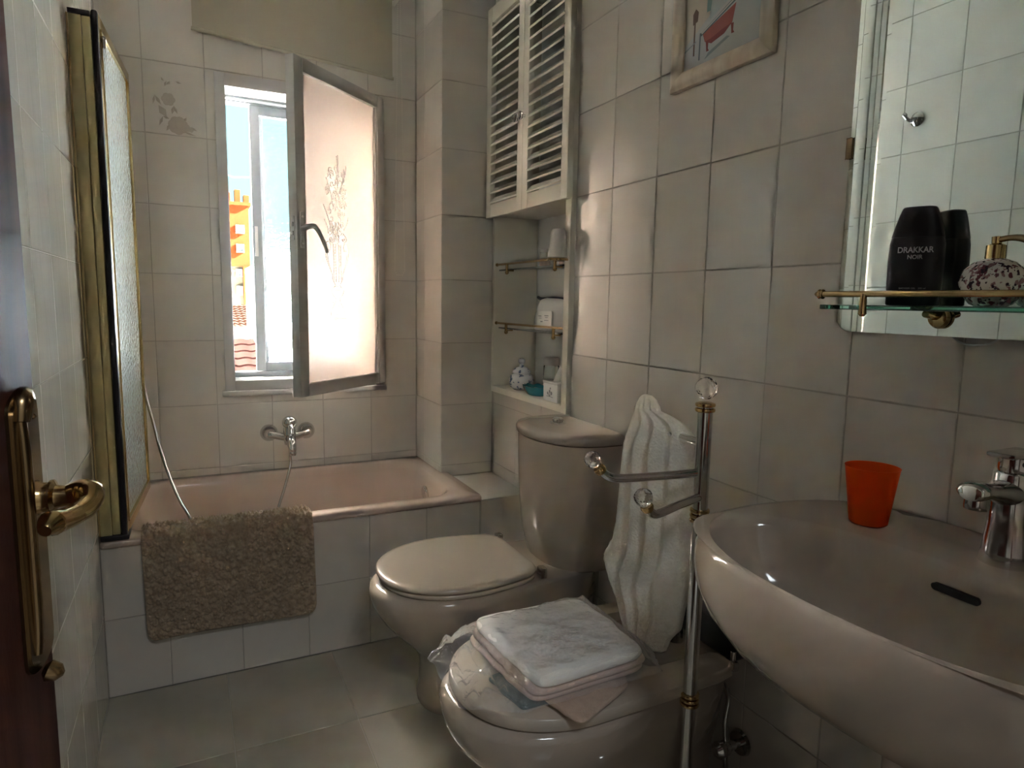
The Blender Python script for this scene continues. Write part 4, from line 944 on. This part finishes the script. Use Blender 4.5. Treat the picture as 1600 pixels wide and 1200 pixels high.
# towel hook on the left wall (seen in the mirror)
hk = thing('robe_hook', (.02, -1.136, 1.857), 'small chrome robe hook, seen reflected in the mirror', 'hook')
MB().lathe([(.026, 0), (.026, .003), (.018, .010), (.007, .013)], (.0005, -1.136, 1.857), (1, 0, 0), 24).build('rosette', M['chrome'], hk)
MB().tube([(.01, -1.136, 1.857), (.03, -1.134, 1.850), (.042, -1.128, 1.852), (.048, -1.120, 1.864)], [.008, .007, .006, .006], 12, 5).sphere((.049, -1.118, 1.869), .009, 12, 8).build('hook', M['chrome'], hk)

# ------------------------------------------------------------------ framed print
pi_ = thing('framed_print', (1.35, -1.55, 1.675), 'cream framed print of a red claw foot bathtub on the right wall', 'picture')
FY0, FY1, FZ0, FZ1 = -1.712, -1.392, 1.680, 2.12; fw = .040
def mitred(m, a, b, ia, ib):
    # a,b outer corners; ia,ib inner corners (y,z): moulding profile lofted with mitres
    prof = [(0, 0), (0, .014), (.18, .019), (.55, .020), (.80, .015), (1, .011), (1, 0)]
    m.loft([[(1.3612 - h_, p[0] + (q[0] - p[0]) * t, p[1] + (q[1] - p[1]) * t) for t, h_ in prof] for p, q in ((a, ia), (b, ib))])
co = [(FY1, FZ0), (FY0, FZ0), (FY0, FZ1), (FY1, FZ1)]; ci = [(FY1 - fw, FZ0 + fw), (FY0 + fw, FZ0 + fw), (FY0 + fw, FZ1 - fw), (FY1 - fw, FZ1 - fw)]
frm = varied(principled('frame_cream', (.60, .50, .38), .4), (.56, .46, .34), (.66, .57, .45), 5, (1, 6, 1))
for k in range(4):
    m = MB(); mitred(m, co[k], co[(k + 1) % 4], ci[k], ci[(k + 1) % 4]); m.build('frame_rail', frm, pi_, auto=.6)
cols_ = {'paper': (.50, .48, .43), 'wall': (.52, .46, .38), 'teal': (.20, .33, .33), 'pale': (.38, .45, .45), 'red': (.36, .10, .075), 'darkred': (.24, .06, .05), 'grey': (.26, .29, .30), 'slate': (.12, .15, .17), 'floor': (.46, .47, .45), 'brown': (.14, .09, .07)}
pm = [principled('print_' + k, v, .5) for k, v in cols_.items()]; ki = {k: i for i, k in enumerate(cols_)}
m = MB(); lay = [0]
def pg(col, pts):
    # pts in picture units: u 0..24 left->right (cm), v 0..36 bottom->top
    lay[0] += 1; x = 1.3555 - .00012 * lay[0]; m.mi = ki[col]
    P2 = [(x, FY1 - fw - .002 - u * .01, FZ0 + fw + .002 + v * .01) for u, v in pts]; m.add(P2, [tuple(range(len(P2)))])
pg('wall', [(-1, -1), (25, -1), (25, 37), (-1, 37)]); pg('floor', [(-1, -1), (25, -1), (25, 9), (17, 12), (8, 10), (-1, 5)])
pg('pale', [(8, 9), (16, 12), (16, 37), (8, 37)]); pg('teal', [(7, 11), (8.2, 11), (9.5, 18), (12, 26), (12, 37), (7, 37)]); pg('teal', [(15.2, 14), (16.4, 13), (17, 37), (13, 37), (14.8, 24)])
pg('grey', [(17, 12), (22, 13), (22, 24), (19, 26), (17, 22)]); pg('slate', [(20, 13), (24, 14), (24, 15), (20.4, 14.2)]); pg('slate', [(21.6, 14), (22.4, 14), (22.6, 28), (21.8, 28)]); pg('grey', [(18, 15), (24, 16), (24, 17.3), (18, 16.4)])
tubp = [(6, 6.6), (6.8, 4.6), (9, 3.6), (13, 4.4), (15.4, 6.0), (16.3, 9.8)]
pg('red', tubp); pg('darkred', [(6.8, 4.6), (9, 3.6), (13, 4.4), (15.4, 6.0), (12.6, 5.6), (9, 4.8)]); pg('slate', [(5.2, 6.8), (5.5, 6.2), (17.2, 10.6), (16.9, 11.6)]); pg('paper', [(5.6, 6.9), (5.8, 6.6), (16.8, 10.9), (16.7, 11.3)])
for (a, b_) in ((7.2, 4.4), (15, 5.8)): pg('darkred', [(a, b_), (a + .9, b_), (a + .8, b_ - 1.6), (a + 1.2, b_ - 2.2), (a + .3, b_ - 2.2), (a + .2, b_ - 1.2)])
pg('brown', [(3.0, 2.5), (3.5, 2.5), (3.5, 10), (3.0, 10)]); pg('brown', [(2.6, 9.5), (4.2, 10), (4.4, 12), (3.4, 13), (2.5, 12)]); pg('slate', [(5.0, 1), (5.4, 1), (5.5, 7), (5.1, 7)]); pg('grey', [(0, 4), (4, 5.4), (4, 5.7), (0, 4.4)])
pg('grey', [(7, .6), (15, 3.2), (14, 3.6), (8.2, 1.8)]); pg('wall', [(23, 8), (25, 8), (25, 37), (23, 37)]); pg('brown', [(-1, -1), (-.2, -1), (-.2, 37), (-1, 37)])
m.build('print', pm, pi_, sm=False)
MB().box(1.3558, 1.3612, FY0 + .03, FY1 - .03, FZ0 + .03, FZ1 - .03).build('backing', frm, pi_, sm=False)

# ------------------------------------------------------------------ open door on the left
dE = Vector((.132, -2.070, 0)); dth = math.radians(8.0)
dd = Vector((-math.sin(dth), -math.cos(dth), 0)); dn = Vector((math.cos(dth), -math.sin(dth), 0))   # dd runs from the free edge back to the hinge, dn faces the room
def dbox(m, s0, s1, w0, w1, z0, z1, bv=0):
    k = MB().box(s0, s1, w0, w1, z0, z1, bv); m.add([dE + dd * a + dn * b_ + Vector((0, 0, c)) for a, b_, c in k.v], k.f); return m
def dp(s_, w_, z): return dE + dd * s_ + dn * w_ + Vector((0, 0, z))
dr = dbox(MB(), 0, .68, -.036, 0, .012, 2.02, .0025).build('door_1', M['wood'], kind='structure')
# long brass back plate with shaped ends
m = MB()
def plate(ws, off, z0, z1, h0, h1, tip):
    s0 = .012 + off; s1 = s0 + ws; c = (s0 + s1) / 2; n = 10; o_ = []
    for i in range(n + 1):
        a = PI * i / n; o_.append((c + ws / 2 * math.cos(a), z1 + tip * math.sin(a) ** .8 * (1 - .25 * abs(math.cos(a)))))
    for i in range(n + 1):
        a = PI + PI * i / n; o_.append((c + ws / 2 * math.cos(a), z0 - tip * abs(math.sin(a)) ** .8))
    return [[tuple(dp(a, h_, b_)) for a, b_ in o_] for h_ in (h0, h1)]
m.loft(plate(.060, -.008, .862, 1.068, .0005, .003, .018)); a_ = plate(.052, -.004, .866, 1.064, .003, .0045, .016); m.loft(a_)
m.tube([dp(.046, .004, .862), dp(.047, .006, .90), dp(.047, .006, 1.03), dp(.046, .004, 1.068)], [.004, .005, .005, .004], 10, 4)
m.tube([dp(.030, .003, 1.080), dp(.044, .006, 1.076), dp(.050, .006, 1.060)], [.007, .009, .007], 10, 5)
pl = m.build('handle_plate', M['old_brass'], dr)
MB().sphere(dp(.040, .0045, 1.052), .0028, 8, 6).sphere(dp(.020, .0045, 1.060), .0028, 8, 6).sphere(dp(.038, .0045, .868), .0028, 8, 6).build('screw', M['old_brass'], pl, kind='stuff')
MB().lathe([(.004, 0), (.009, .004), (.007, .012), (.002, .016)], dp(.036, .004, .842), Vector(dn) + Vector((0, 0, -.4)), 12).build('finial', M['old_brass'], pl)
hz = .993; hs = .034
hb = MB().lathe([(.0145, .003), (.0150, .008), (.0125, .012), (.0125, .017), (.0145, .018), (.0145, .020), (.0098, .022), (.0088, .028), (.0092, .036)], dp(hs, 0, hz), dn, 24)
hd_ = hb
pts = [dp(hs, .032, hz), dp(hs, .040, hz + .002), dp(hs + .004, .047, hz + .001), dp(hs + .016, .048, hz - .005), dp(hs + .032, .044, hz - .007), dp(hs + .048, .040, hz - .006), dp(hs + .062, .037, hz - .004), dp(hs + .074, .036, hz - .006)]
hd_.tube(pts, [.0100, .0115, .0118, .0095, .0085, .0090, .0100, .0045], 16, 8)
hd_.build('lever_handle', M['brass'], dr, label='curved polished brass lever')
# door frame at the doorway behind the camera
dj = MB(); dj.box(-.0, .03, YN - .1, YN + .012, 0, 2.09, .003).box(.75, .83, YN - .1, YN + .012, 0, 2.09, .003).box(.03, .75, YN - .1, YN + .012, 2.05, 2.13, .003)
dj.build('door_2', M['wood'], kind='structure')
